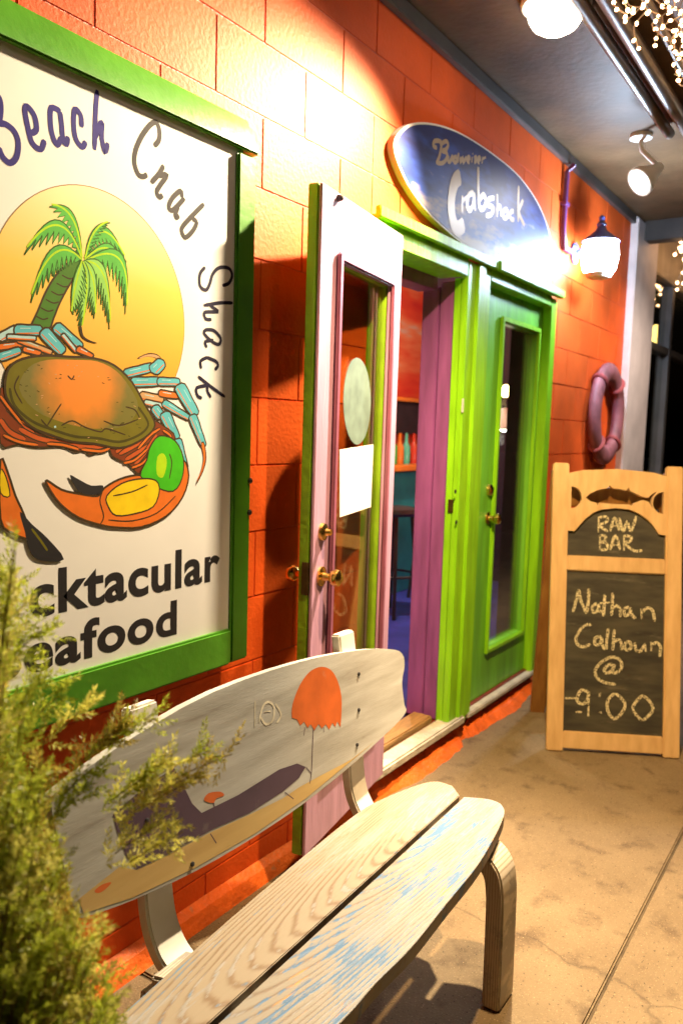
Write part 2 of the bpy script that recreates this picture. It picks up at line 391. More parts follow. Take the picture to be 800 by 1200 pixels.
MB().stroke(SG, arc, .002, .00023, k=1).build('sun_outline', pr('brown_line', (.30, .17, .06)), panel)
K_OL = pr('outline', (.06, .035, .012)); K_GR = pr('leaf_green', (.10, .46, .06)); K_LG = pr('leaf_light', (.28, .62, .12)); K_TR = pr('trunk_green', (.07, .20, .02))
K_BL = pr('crab_blue', (.12, .50, .58)); K_PB = pr('crab_pale_blue', (.45, .70, .74)); K_OR = pr('crab_orange', (.74, .17, .02)); K_OV = pr('crab_olive', (.17, .15, .012)); K_RD = pr('crab_red', (.55, .10, .02))
K_YE = pr('crab_yellow', (.85, .60, .01)); K_CG = pr('crab_green', (.06, .50, .01)); K_CY = pr('crab_lime', (.42, .68, .01)); K_BO = pr('shell_orange', (.80, .24, .005))
Zp = zt(0, 220, 2.728)
art('palm_trunk', Zp([(100, 450), (120, 395), (150, 325), (190, 265), (240, 225), (268, 250), (228, 300), (192, 365), (170, 420), (155, 450)]), K_TR, K_OL)
for f_ in range(6):
    y_ = 280+f_*26; x_ = 225-f_*17
    ink('trunk_ring', [Zp([(x_-28, y_-2), (x_-4, y_+10), (x_+14, y_+6)])], K_OL, .003)
def frond(p0, p1, p2, wd, drop):
    sp = [((1-t)**2*p0[0]+2*t*(1-t)*p1[0]+t*t*p2[0], (1-t)**2*p0[1]+2*t*(1-t)*p1[1]+t*t*p2[1]) for t in [i/11 for i in range(12)]]
    up = [(x+drop[0]*-.25*wd*math.sin(math.pi*min(1, i/11+.08)), y-abs(drop[1])*.3*wd*math.sin(math.pi*min(1, i/11+.08))) for i, (x, y) in enumerate(sp)]
    lo_ = []
    for i in range(11, 0, -1):
        a, b = sp[i], sp[i-1]; L = wd*math.sin(math.pi*(i/13+.1))
        lo_.append((b[0]*.35+a[0]*.65+drop[0]*L*.35, b[1]*.35+a[1]*.65+drop[1]*L*.35))
        lo_.append((a[0]+drop[0]*L+(a[0]-b[0])*.5, a[1]+drop[1]*L+(a[1]-b[1])*.5))
    art('palm_frond', Zp(up+lo_), K_GR if random.random() < .45 else K_LG, pr('frond_line', (.04, .14, .015)), .003, sm=False)
    ink('frond_rib', [Zp(sp)], K_CY, .004)
for a in [((262, 225), (250, 60), (165, 52), 62, (-.1, 1)), ((262, 228), (200, 30), (85, 190), 62, (.25, 1)), ((262, 230), (185, 150), (135, 290), 58, (.5, .8)), ((262, 230), (170, 130), (100, 340), 62, (.45, .9)),
          ((270, 225), (320, 60), (398, 215), 60, (-.15, 1)), ((272, 228), (290, 120), (345, 108), 34, (.3, .8)), ((272, 230), (360, 130), (400, 290), 58, (-.4, .9)), ((275, 232), (420, 150), (405, 375), 66, (-.45, .9)), ((272, 235), (350, 230), (352, 425), 66, (-.35, .9)),
          ((268, 235), (310, 280), (305, 400), 60, (-.5, .8)), ((265, 235), (290, 300), (262, 440), 60, (-.6, .6)), ((262, 232), (235, 320), (228, 395), 46, (.75, .5))]: frond(*a)
# crab
LV[0] = .0004
def leg(pts, w, m, edge=True):
    if edge: ink('crab_leg_line', [Zp(pts)], K_OL, w+.006)
    ink('crab_leg', [Zp(pts)], m, w)
Zq = zt(0, 380, 3.2)
def seg(a, b, w0, w1, m, edge=None):
    dx, dy = b[0]-a[0], b[1]-a[1]; L = math.hypot(dx, dy); nx, ny = -dy/L/2, dx/L/2; ux, uy = dx/L, dy/L
    art('crab_leg', Zq([(a[0]-ux*w0*.25, a[1]-uy*w0*.25), (a[0]+nx*w0, a[1]+ny*w0), ((a[0]+b[0])/2+nx*(w0+w1)*.56, (a[1]+b[1])/2+ny*(w0+w1)*.56), (b[0]+nx*w1, b[1]+ny*w1), (b[0]+ux*w1*.25, b[1]+uy*w1*.25), (b[0]-nx*w1, b[1]-ny*w1), ((a[0]+b[0])/2-nx*(w0+w1)*.5, (a[1]+b[1])/2-ny*(w0+w1)*.5), (a[0]-nx*w0, a[1]-ny*w0)]), m, K_OL, .0042, k=2)
    if edge: ink('crab_leg_shade', [Zq([(a[0]+nx*w0*.55, a[1]+ny*w0*.55), (b[0]+nx*w1*.55, b[1]+ny*w1*.55)])], edge, .0045)
    ink('crab_leg_glint', [Zq([(a[0]+ux*L*.15-nx*w0*.35, a[1]+uy*L*.15-ny*w0*.35), (a[0]+ux*L*.6-nx*w0*.35, a[1]+uy*L*.6-ny*w0*.35)])], K_PB, .003)
K_TN = pr('crab_tan', (.62, .36, .16))
for a in (((0, 84), (90, 72), 26, 22, K_OR), ((70, 58), (190, 104), 24, 20, K_TN), ((0, 50), (60, 18), 34, 34, K_PB), ((62, 22), (150, 22), 44, 38, K_BL), ((0, 122), (72, 98), 36, 30, K_BL), ((90, 92), (150, 108), 22, 18, K_OR), ((30, 46), (130, 52), 20, 20, K_PB),
          ((165, 28), (232, 100), 46, 38, K_BL), ((212, 10), (300, 82), 42, 30, K_BL), ((235, 40), (285, 100), 18, 16, K_PB), ((292, 92), (346, 118), 26, 14, K_OR)): seg(*a, edge=K_OR)
ink('crab_leg_tip', [Zq([(300, 6), (308, 42), (330, 60), (362, 70)])], K_OL, .008, w1=.002)
LV[0] = .0004
ink('crab_leg_tip', [Zq([(606, 148), (590, 122), (555, 114), (515, 128)])], K_OL, .016, w1=.004); ink('crab_leg_tip', [Zq([(606, 148), (590, 123), (556, 116), (522, 127)])], K_TN, .011, w1=.002)
for a in (((472, 184), (568, 160), 34, 34, K_BL), ((575, 172), (606, 142), 46, 40, K_BL), ((530, 268), (606, 282), 34, 30, K_TN), ((600, 258), (668, 268), 26, 22, K_OR), ((498, 216), (592, 214), 36, 34, K_BL), ((596, 214), (668, 216), 32, 28, K_BL),
          ((545, 292), (610, 306), 22, 20, K_PB), ((616, 296), (706, 350), 30, 22, K_BL), ((580, 312), (604, 346), 34, 34, K_BL), ((618, 338), (660, 424), 42, 30, K_BL), ((666, 436), (696, 536), 30, 18, K_BL), ((674, 234), (730, 334), 44, 34, K_BL), ((722, 346), (762, 452), 32, 22, K_BL)): seg(*a, edge=K_OR)
ink('crab_leg_tip', [Zq([(758, 440), (768, 500), (758, 550), (735, 600)])], K_OL, .015, w1=.003); ink('crab_leg_tip', [Zq([(758, 445), (766, 500), (756, 548), (738, 588)])], K_OR, .010, w1=.0015)
art('crab_underside', Zp([(0, 640), (40, 680), (110, 765), (220, 805), (340, 815), (420, 800), (480, 745), (520, 760), (560, 800), (500, 850), (450, 915), (410, 885), (360, 860), (345, 835), (290, 855), (270, 840), (240, 845), (200, 828), (120, 830), (60, 820), (0, 818)]), pr('crab_maroon', (.22, .045, .012)), K_OL, .004)
for a in ([(20, 700), (60, 740), (110, 790)], [(60, 770), (120, 800), (190, 815)], [(0, 740), (30, 780), (80, 805)], [(220, 822), (290, 830), (340, 822)], [(380, 850), (420, 830), (470, 800)], [(400, 870), (440, 845), (490, 815)], [(430, 885), (460, 850), (500, 790)], [(370, 845), (400, 822), (450, 800)]): leg(a, .009, K_RD)
for a in ([(0, 665), (30, 705), (70, 755)], [(70, 745), (120, 775), (180, 800)], [(10, 790), (60, 812), (120, 822)], [(150, 818), (200, 822), (250, 836)], [(260, 836), (320, 842), (350, 832)], [(395, 880), (430, 870), (470, 835)], [(420, 895), (455, 880), (490, 840)], [(440, 835), (480, 790), (510, 770)], [(520, 775), (545, 795), (520, 815)]): leg(a, .005, K_OR)
art('crab_shell', Zp([(15, 625), (28, 575), (70, 547), (140, 536), (220, 540), (300, 545), (365, 568), (420, 620), (460, 690), (492, 745), (485, 778), (440, 812), (380, 832), (300, 818), (230, 812), (160, 790), (100, 765), (50, 715), (20, 670)]), K_OV, K_OL, .0055)
# the orange blush blends into the olive shell
mb_ = bpy.data.materials.new('print_blush'); mb_.use_nodes = True; t = mb_.node_tree; N_ = t.nodes
tcb = N_.new('ShaderNodeTexCoord'); vm = N_.new('ShaderNodeVectorMath'); vm.operation = 'DISTANCE'
bc = SG.st(*Zp([(262, 622)])[0]); vm.inputs[1].default_value = (bc[0]-1.05, -.088, bc[1]-.8)
mp_ = N_.new('ShaderNodeMapping'); mp_.vector_type = 'POINT'
t.links.new(tcb.outputs['Object'], vm.inputs[0])
mrb = N_.new('ShaderNodeMapRange'); mrb.inputs[1].default_value = .085; mrb.inputs[2].default_value = .155
nb = N_.new('ShaderNodeTexNoise'); nb.inputs['Scale'].default_value = 25; t.links.new(tcb.outputs['Object'], nb.inputs[0])
ad = N_.new('ShaderNodeMath'); ad.operation = 'MULTIPLY_ADD'; t.links.new(nb.outputs[0], ad.inputs[0]); ad.inputs[1].default_value = .05; t.links.new(vm.outputs['Value'], ad.inputs[2])
t.links.new(ad.outputs[0], mrb.inputs[0]); mxb = N_.new('ShaderNodeMix'); mxb.data_type = 'RGBA'; t.links.new(mrb.outputs[0], mxb.inputs[0])
mxb.inputs[6].default_value = (.80, .24, .005, 1); mxb.inputs[7].default_value = (.17, .15, .012, 1); t.links.new(mxb.outputs[2], N_['Principled BSDF'].inputs['Base Color'])
art('shell_blush', Zp([(60, 640), (90, 575), (150, 550), (240, 550), (310, 555), (370, 585), (415, 640), (440, 700), (400, 760), (300, 770), (200, 750), (110, 710)]), mb_)
for a in ([(60, 600), (45, 640), (70, 690)], [(150, 760), (175, 720), (195, 690)], [(195, 760), (230, 745), (270, 765), (320, 780), (340, 770), (400, 790)], [(330, 745), (380, 760), (440, 740)], [(215, 600), (228, 612), (236, 600)], [(130, 740), (160, 770), (210, 785)], [(400, 700), (430, 710), (445, 735)]): ink('shell_line', [Zp(a)], K_OL, .0035)
ink('shell_rim', [Zp([(30, 640), (45, 695), (100, 745), (165, 772), (240, 795), (310, 800), (380, 812), (440, 792), (470, 765), (468, 740), (440, 700)])], pr('olive_dark', (.07, .06, .008)), .006)
sv_ = LV[0]
for k_ in range(60):
    LV[0] = sv_+(k_ % 3)*.000008; a_ = random.uniform(0, 6.28); r_ = random.uniform(.55, .97); x_ = 255+215*r_*math.cos(a_); y_ = 685+118*r_*math.sin(a_)+(x_-255)*.28
    ink('shell_speck', [Zp([(x_, y_), (x_+random.uniform(3, 9), y_+random.uniform(-3, 5))])], PR.setdefault('d', pr('olive_dark', (.07, .06, .008))) if k_ % 3 else K_TN, .0025)
ink('crab_eye', [Zp([(172, 765), (178, 763)])], K_PB, .007)
art('claw', Zp([(585, 870), (602, 920), (582, 990), (530, 1050), (450, 1085), (370, 1086), (320, 1078), (250, 1055), (190, 1010), (152, 955), (148, 935), (195, 965), (250, 978), (312, 985), (332, 960), (380, 932), (440, 918), (500, 925), (560, 930)]), K_OR, K_OL, .0055)
art('claw_green', Zp([(478, 830), (508, 793), (558, 808), (585, 865), (580, 930), (552, 970), (500, 958), (448, 922), (468, 870)]), K_CG, K_OL, .004)
art('claw_lime', Zp([(502, 860), (522, 850), (532, 880), (520, 925), (500, 915)]), K_CY)
art('claw_yellow', Zp([(340, 985), (388, 945), (450, 930), (497, 936), (508, 970), (488, 1020), (430, 1042), (370, 1048), (345, 1020)]), K_YE, K_OL, .004)
art('claw_finger', Zp([(222, 918), (250, 932), (290, 952), (328, 952), (318, 978), (262, 978), (236, 950)]), M_INK)
for a in ([(330, 960), (318, 1000), (330, 1050), (318, 1078)], [(345, 1062), (420, 1065), (500, 1040), (560, 985)], [(360, 985), (420, 972), (470, 950)], [(540, 850), (548, 880), (540, 930)]): ink('claw_line', [Zp(a)], K_OL, .0035)
art('left_claw', Zp([(0, 868), (25, 915), (48, 985), (75, 1045), (95, 1120), (40, 1105), (0, 1060)]), K_OR, K_OL, .0055)
art('left_claw_yellow', Zp([(0, 900), (18, 925), (30, 985), (0, 975)]), K_YE, K_OL, .003)
art('left_claw_tip', Zp([(62, 1035), (100, 1075), (150, 1120), (203, 1188), (130, 1192), (95, 1165), (78, 1100)]), M_INK)
ink('claw_glint', [Zp([(100, 1090), (130, 1130), (150, 1160)])], K_OV, .005)
# hand lettered arc: Beach Crab Shack
LV[0] = .0003
Zb = zt(0, 90, 5.974); Zc = zt(145, 130, 7.5); Zs = zt(220, 300, 6.667)
K_NV = pr('navy_ink', (.028, .018, .20)); K_GY = pr('grey_ink', (.045, .04, .042)); K_BK = pr('blackblue_ink', (.014, .010, .035))
ink('lettering_beach', [Zb(a) for a in ([(-25, 120), (0, 160), (5, 230), (-5, 300), (-30, 330)], [(-10, 325), (40, 330), (100, 380), (128, 460), (115, 560), (70, 600), (20, 560), (-10, 490)],
    [(215, 395), (255, 365), (240, 270), (190, 205), (175, 240), (195, 350), (225, 460), (285, 505), (312, 440)],
    [(425, 240), (360, 215), (352, 300), (365, 400), (400, 475), (430, 420)], [(420, 240), (432, 340), (440, 430), (465, 470), (475, 415)],
    [(570, 350), (565, 270), (525, 225), (515, 320), (530, 430), (575, 490), (600, 450)],
    [(680, 90), (668, 260), (662, 510)], [(664, 430), (695, 340), (715, 325), (712, 420), (735, 525), (755, 460)])], K_NV, .0125)
ink('lettering_crab', [Zc(a) for a in ([(268, 305), (310, 250), (310, 150), (270, 95), (190, 170), (115, 310), (92, 440), (125, 550), (170, 575), (205, 555)],
    [(350, 475), (310, 550), (240, 630)], [(300, 570), (380, 560), (320, 650), (290, 710), (315, 755), (340, 735)],
    [(510, 760), (500, 700), (430, 760), (395, 840), (430, 870), (510, 790), (530, 760)], [(480, 830), (455, 900), (462, 935), (485, 915)],
    [(705, 815), (620, 900), (520, 1010), (510, 1060), (540, 1110), (600, 1060), (640, 980), (600, 940)])], K_GY, .0125)
ink('lettering_shack', [Zs(a) for a in ([(135, 85), (95, 140), (95, 230), (140, 265), (170, 220), (195, 140), (245, 90), (320, 95), (345, 150), (320, 210), (270, 230)],
    [(350, 365), (250, 365), (125, 385)], [(170, 385), (235, 430), (200, 435), (130, 440), (140, 490), (185, 495)],
    [(150, 570), (125, 600), (180, 660), (240, 690), (255, 640), (200, 580), (140, 575)], [(200, 655), (135, 670), (150, 715)],
    [(155, 790), (100, 820), (105, 880)], [(145, 790), (215, 820), (235, 855), (210, 890)],
    [(80, 940), (180, 1020), (290, 1100)], [(150, 1010), (70, 1030), (75, 1090), (110, 1110)], [(150, 1010), (155, 1060), (180, 1105)])], K_BK, .0095)
def print_text(txt, name, s0, s1, z0, z1, m, pl, parent, n=.0003, off=.028):
    cu = bpy.data.curves.new('t', 'FONT'); cu.body = txt; cu.size = 1; cu.offset = off; cu.resolution_u = 6; cu.space_character = 1.06
    o = bpy.data.objects.new('t', cu); COL.objects.link(o); bpy.context.view_layer.update()
    me = o.evaluated_get(bpy.context.evaluated_depsgraph_get()).to_mesh()
    vs = [v.co.copy() for v in me.vertices]; fs = [tuple(p.vertices) for p in me.polygons]
    bpy.data.objects.remove(o); bpy.data.curves.remove(cu)
    x0 = min(v.x for v in vs); x1 = max(v.x for v in vs); y1 = max(v.y for v in vs)
    b = MB(); b.add([pl.P(s0+(v.x-x0)/(x1-x0)*(s1-s0), z0+v.y/y1*(z1-z0), n) for v in vs], fs)
    return b.build(name, m, parent)
sA = lambda u, v: SG.st(u, v)
print_text('cktacular', 'lettering_tagline_upper', sA(34, 715)[0], sA(257, 690)[0], sA(62, 718)[1], sA(204, 645)[1], M_INK, SG, panel)
print_text('Seafood', 'lettering_tagline_lower', sA(-10, 780)[0], sA(207, 740)[0], sA(150, 757)[1], sA(204, 703)[1], M_INK, SG, panel)

# ------------------------------------------------------------------ door frame
fr = thing('door_frame', 'lime green painted frame of the double doorway with purple jamb', 'door frame', (3.3, 0, .12))
box('casing_left', (2.535, -.03, .14), (2.60, .18, 2.13), M_LIME, fr, .004)
box('header_left', (2.535, -.034, 2.132), (3.285, .10, 2.228), M_LIME, fr, .004)
box('header_left_cap', (2.50, -.06, 2.205), (3.56, -.036, 2.245), M_LIME, fr, .004)
box('header_reveal', (2.60, .102, 2.08), (3.27, .20, 2.20), M_PURPLE, fr, .003)
# mullion: three boards
box('mullion_board', (3.288, -.034, .118), (3.375, -.002, 2.20), M_LIME, fr, .005)
box('mullion_board', (3.378, -.045, .098), (3.455, -.002, 2.203), M_LIME, fr, .005)
box('mullion_board', (3.458, -.034, .11), (3.53, -.002, 2.20), M_LIME, fr, .005)
box('mullion_core', (3.292, .0, .13), (3.525, .03, 2.13), M_LIME, fr)
# purple jamb seen through the opening
box('jamb_purple', (3.296, .032, .13), (3.52, .10, 2.12), M_PURPLE, fr, .004)
box('jamb_purple', (3.288, .103, .13), (3.52, .185, 2.10), M_PURPLE, fr, .004)
box('strike_plate', (3.287, -.012, 1.10), (3.291, .014, 1.16), M_BRASS, fr)
for u, v in ((533, 576), (534, 612)):
    q = PY(u, v, -.034); MB().lathe((q.x, -.034, q.z), (0, -1, 0), [(0, .009), (.003, .009)], 12).build('latch_hole', M_INK, fr)
q = PY(542, 475, -.036); box('latch_plate', (q.x-.008, -.037, q.z-.03), (q.x+.008, -.0345, q.z+.03), M_WHITE, fr)
# right hand door casing
box('header_right', (3.533, -.034, 2.152), (4.355, .06, 2.226), M_LIME, fr, .004)
box('header_right_cap', (3.562, -.07, 2.205), (4.46, -.036, 2.247), M_LIME, fr, .004)
box('casing_right', (4.358, -.034, .112), (4.44, .06, 2.20), M_LIME, fr, .004)
box('reveal_shade_liner', (4.395, .062, .13), (4.434, .205, 2.15), mat('reveal_shade', (.03, .02, .03), .6, .2), fr)  # added near-black strip; puts shade over the orange reveal behind the glass
# threshold
box('sill', (2.535, -.055, .093), (3.43, .03, .134), mat('sill_stone', (.48, .44, .36), .75, .2, 14, .4, 60), fr, .008)
box('sill_wood', (2.60, .033, .112), (3.262, .13, .160), mat('sill_timber', (.30, .17, .06), .6, .3, 12, stretch=(1, 8, 8)), fr, .006)
box('sill_right', (3.50, -.042, .092), (4.44, .04, .118), MAT['sill_stone'], fr, .005)

# ------------------------------------------------------------------ closed green door
CDO = Plane((3.535, .012, .125), (1, 0, 0), (0, 0, 1))
cdr = thing('closed_door', 'closed green door with tall dark glass pane and brass knob', 'door', (3.98, .03, .125))
DW, DH = .82, 2.02
ga, gb, g0, g1 = .262, .735, .245, 1.875
MB().prism(CDO, [[(0, 0), (DW, 0), (DW, DH), (0, DH)], [(ga, g0), (ga, g1), (gb, g1), (gb, g0)]], -.045, 0).build('leaf', M_GREEN, cdr, .003)
MB().prism(CDO, [[(ga-.03, g0-.03), (gb+.03, g0-.03), (gb+.03, g1+.03), (ga-.03, g1+.03)], [(ga, g0), (ga, g1), (gb, g1), (gb, g0)]], .001, .018).build('moulding', M_LIME, cdr, .006)
MB().pbox(CDO, ga-.005, gb+.005, g0-.005, g1+.005, -.028, -.022).build('pane', M_GLASS, cdr)
def knob(pl, a, b, n0, sgn, parent, m=M_BRASS, r=.027):
    d = pl.n*sgn
    return MB().lathe(pl.P(a, b, n0), d, [(0, r*1.15), (.006, r*1.15), (.009, r*.5), (.03, r*.42), (.038, r*.8), (.05, r), (.062, r*.92), (.069, r*.5)], 20).build('knob', m, parent, smooth_=True)
ka, kb = CDO.st(571, 607); knob(CDO, ka, kb, 0, 1, cdr)
MB().lathe(CDO.P(ka, kb+.14, 0), CDO.n, [(0, .03), (.012, .028), (.02, .016)], 18).build('deadbolt', M_BRASS, cdr, smooth_=True)

# ------------------------------------------------------------------ open door leaf, folded back towards the wall
HN = Vector((2.635, -.075, .13)); FE = Vector((1.962, -.188, .13))
LF = Plane(FE, (HN-FE), (0, 0, 1))       # s from free edge to hinge; normal faces the street
LW = (HN-FE).length; LH = 2.035
odr = thing('open_door', 'open door swung out towards the crab sign, mauve inside, green edge, tall glass', 'door', (2.63, -.06, .13))
ga, gb, g0, g1 = .135, LW-.115, .25, 1.835
hole = [(ga, g0), (ga, g1), (gb, g1), (gb, g0)]; rect = [(0, 0), (LW, 0), (LW, LH), (0, LH)]
MB().prism(LF, [rect, hole], -.010, 0).build('inside_face', M_MAUVE, odr, .003)
MB().prism(LF, [rect, hole], -.046, -.0125).build('outside_face', mat('weathered_lime', (.22, .42, .015), .45, .2, 7, .25, 40, wear=.5, wearcol=(.24, .22, .05), wscale=6, wlo=.58), odr, .003)
MB().prism(LF, [[(ga-.028, g0-.028), (gb+.028, g0-.028), (gb+.028, g1+.028), (ga-.028, g1+.028)], hole], .001, .016).build('moulding', M_PLUM, odr, .006)
MB().pbox(LF, ga-.004, gb+.004, g0-.004, g1+.004, -.031, -.026).build('pane', glass('leaf_glass', (.84, .86, .78)), odr)
kz = LF.st(385, 672)[1]; dz = LF.st(382, 622)[1]
knob(LF, .062, kz, 0, 1, odr); knob(LF, .062, kz, -.046, -1, odr)
MB().lathe(LF.P(.062, dz, 0), LF.n, [(0, .028), (.01, .026), (.016, .012), (.03, .010)], 18).build('deadbolt', M_BRASS, odr, smooth_=True)
ep = Plane(LF.P(0, 0, 0), LF.n*-1, (0, 0, 1))
MB().pbox(ep, .012, .034, kz-.05, kz+.05, -.002, .0025).build('edge_plate', mat('old_plate', (.10, .06, .02), .5, .3, 30, metal=.6), odr)
sc_ = LF.st(396, 232); MB().lathe(LF.P(sc_[0], sc_[1], 0), LF.n, [(0, .011), (.012, .009), (.018, .004)], 12).build('door_stop_screw', M_DARK, odr)
# paper and sticker on the pane
pt = [LF.st(u, v, -.024) for u, v in ((398, 527), (437, 521), (434, 594), (398, 606))]
pp_ = MB(); pp_.prism(LF, [pt[::-1]], -.0245, -.0232); tag(pp_.build('paper_notice', mat('paper', (.82, .79, .72), .7, .03), base=LF.P(*pt[3])), 'blank white paper sheet taped on the open door glass', 'paper')
el = [LF.st(418+16*math.cos(a), 470+51*math.sin(a), -.024) for a in [-2*math.pi*i/28 for i in range(28)]]
stk = MB(); stk.prism(LF, [el], -.0245, -.0230); tag(stk.build('oval_sticker', mat('pale_sticker', (.11, .16, .14), .5, .2, 20), base=LF.P(*el[0])), 'pale green surfboard shaped sticker on the open door glass', 'sticker')

# ------------------------------------------------------------------ room seen through the doorway
struct(box('interior_floor', (2.0, .205, .0), (7.0, 2.2, .125), mat('blue_floor', (.05, .06, .42), .35, .3, 5, .1, 20)))
m = bpy.data.materials.new('mural_paint'); m.use_nodes = True; t = m.node_tree; N_ = t.nodes
tc = N_.new('ShaderNodeTexCoord'); mp = N_.new('ShaderNodeMapping'); mp.inputs['Scale'].default_value = (.5, 1, 2.2); nz = N_.new('ShaderNodeTexNoise'); nz.inputs['Scale'].default_value = 2.2; nz.inputs['Detail'].default_value = 3
cr = N_.new('ShaderNodeValToRGB'); t.links.new(tc.outputs['Object'], mp.inputs[0]); t.links.new(mp.outputs[0], nz.inputs[0]); t.links.new(nz.outputs[0], cr.inputs[0]); t.links.new(cr.outputs[0], N_['Principled BSDF'].inputs['Base Color'])
e = cr.color_ramp.elements; e[0].position = .36; e[0].color = (.62, .03, .02, 1); e[1].position = .62; e[1].color = (.78, .24, .10, 1); k_ = cr.color_ramp.elements.new(.5); k_.color = (.72, .08, .03, 1); k_ = cr.color_ramp.elements.new(.68); k_.color = (.62, .45, .38, 1)
struct(box('interior_wall', (2.0, 2.0, .125), (7.0, 2.1, 2.9), m))
struct(box('partition', (6.8, .205, .125), (6.9, 1.99, 2.9), mat('plum_wall', (.06, .03, .06), .6, .2, 3)))
struct(box('interior_ceiling', (2.0, .205, 2.9), (7.0, 2.2, 2.99), mat('room_ceiling', (.10, .06, .05), .7, .2)))
struct(box('interior_side_wall', (1.9, .205, .0), (1.995, 2.2, 2.99), MAT['plum_wall']))
bar = thing('bar_counter', 'teal bar counter with orange top inside the doorway', 'counter', (5.9, 1.75, .125))
box('front_panel', (4.9, 1.62, .127), (6.79, 1.98, 1.13), mat('teal_paint', (.03, .26, .30), .5, .2, 4), bar, .004)
box('counter_top', (4.85, 1.54, 1.132), (6.79, 1.99, 1.175), mat('orange_top', (.70, .22, .03), .4, .2, 6), bar, .006)
box('back_shelf', (4.9, 1.90, 1.42), (6.79, 1.995, 1.70), mat('shelf_dark', (.03, .02, .025), .5, .2), bar, .004)
box('shelf_edge', (4.9, 1.86, 1.702), (6.79, 1.995, 1.735), MAT['orange_top'], bar, .004)
for i, (bx, c) in enumerate(((5.75, (.05, .35, .08)), (5.86, (.55, .15, .02)), (5.97, (.08, .40, .28)), (6.10, (.45, .04, .02)), (6.22, (.1, .3, .1)), (6.33, (.6, .4, .05)))):
    o = MB().lathe((bx, 1.72, 1.1755), (0, 0, 1), [(0, .036), (.14, .036), (.18, .015), (.25, .013), (.255, .015)], 14).build('bottle', mat('bottle_%d' % i, c, .15, .1), smooth_=True, base=(bx, 1.72, 1.1755))
    nm = ['green', 'amber', 'teal', 'red', 'dark green', 'yellow'][i]
    tag(o, 'small %s bottle standing on the bar counter inside' % nm, 'bottle', 'bottles on the bar')
def stool(x, y, label):
    t_ = thing('bar_stool', label, 'stool', (x, y, .125), 'stools at the bar')
    MB().lathe((x, y, .85), (0, 0, 1), [(0, .15), (.02, .165), (.05, .16), (.06, .12)], 20).build('seat', M_DARK, t_, smooth_=True)
    for a in range(4):
        c, s_ = math.cos(a*math.pi/2+.6), math.sin(a*math.pi/2+.6)
        MB().tube([(x+c*.12, y+s_*.12, .852), (x+c*.2, y+s_*.2, .125)], .014, 8).build('leg', M_DARK, t_, smooth_=True)
    MB().tube([(x+.17*math.cos(a), y+.17*math.sin(a), .42) for a in [2*math.pi*i/20 for i in range(21)]], .009, 6).build('foot_ring', M_DARK, t_, smooth_=True)
stool(5.05, 1.28, 'black bar stool nearer the doorway in front of teal counter'); stool(5.75, 1.30, 'black bar stool further inside in front of teal counter')
def pendant(x, y, z, label, cable_top, col, strength, watts, shade=True):
    t_ = thing('pendant_lamp', label, 'lamp', (x, y, z), 'pendant lamps')
    MB().tube([(x, y, cable_top), (x, y, z+.12)], .004, 6).build('cable', M_DARK, t_)
    if shade: MB().lathe((x, y, z), (0, 0, 1), [(-.02, .13), (.06, .09), (.11, .03), (.13, .02), (.13, .016), (.105, .024), (.055, .084), (-.02, .124)], 22).build('shade', M_WHITE, t_, smooth_=True)
    MB().lathe((x, y, z), (0, 0, 1), [(-.035, .012), (-.02, .03), (.01, .036), (.04, .025), (.06, .012)], 14).build('bulb', emit('pendant_bulb_%d' % round(x*100), col, strength), t_, smooth_=True)
    lamp('glow', 'POINT', (x, y, z-.09), watts, col, t_, .04)
pendant(4.7, 1.15, 2.45, 'white shaded pendant lamp hanging over the bar inside', 2.9, (1, .78, .6), 20, 130)
q = PX(590, 500, 5.4); pendant(5.4, q.y, q.z, 'white shaded pendant lamp seen through the closed door glass', 2.9, (1, .95, .85), 30, 8)
q = PX(592, 460, 5.9); pendant(5.9, q.y, q.z, 'bare yellow bulb pendant seen through the closed door glass', 2.9, (1, .75, .3), 30, 2, False)

# ------------------------------------------------------------------ surfboard shaped beer sign over the doors
SB = Plane((0, -.036, 0), (1, 0, 0), (0, 0, 1))
sbp = [(463, 172), (470, 153), (487, 143), (515, 145), (545, 157), (580, 180), (610, 206), (632, 238), (645, 272), (647, 300), (640, 316), (615, 320), (585, 312), (555, 294), (525, 270), (498, 243), (475, 208)]
loop = smooth([SB.st(u, v) for u, v in sbp], 5, True)[::-1]
ar = sum(loop[i][0]*loop[(i+1) % len(loop)][1]-loop[(i+1) % len(loop)][0]*loop[i][1] for i in range(len(loop)))
if ar < 0: loop = loop[::-1]
bs = thing('surfboard_sign', 'blue surfboard shaped beer sign with cream lettering above the doors', 'sign', (3.4, 0, 2.3))
MB().prism(SB, [loop], -.034, -.006).build('board', M_WHITE, bs, .007, seg=3)
m = bpy.data.materials.new('sign_sky_print'); m.use_nodes = True; t = m.node_tree; N_ = t.nodes; L_ = t.links
tc = N_.new('ShaderNodeTexCoord'); mp = N_.new('ShaderNodeMapping'); mp.inputs['Scale'].default_value = (2.2, 1, 7); L_.new(tc.outputs['Object'], mp.inputs[0])
nz = N_.new('ShaderNodeTexNoise'); nz.inputs['Scale'].default_value = 2.0; nz.inputs['Detail'].default_value = 5; L_.new(mp.outputs[0], nz.inputs[0])
sp_ = N_.new('ShaderNodeSeparateXYZ'); L_.new(tc.outputs['Object'], sp_.inputs[0])
ma = N_.new('ShaderNodeMath'); ma.operation = 'MULTIPLY_ADD'; L_.new(sp_.outputs[2], ma.inputs[0]); ma.inputs[1].default_value = -1.05; L_.new(nz.outputs[0], ma.inputs[2])
cr = N_.new('ShaderNodeValToRGB'); L_.new(ma.outputs[0], cr.inputs[0]); L_.new(cr.outputs[0], N_['Principled BSDF'].inputs['Base Color'])
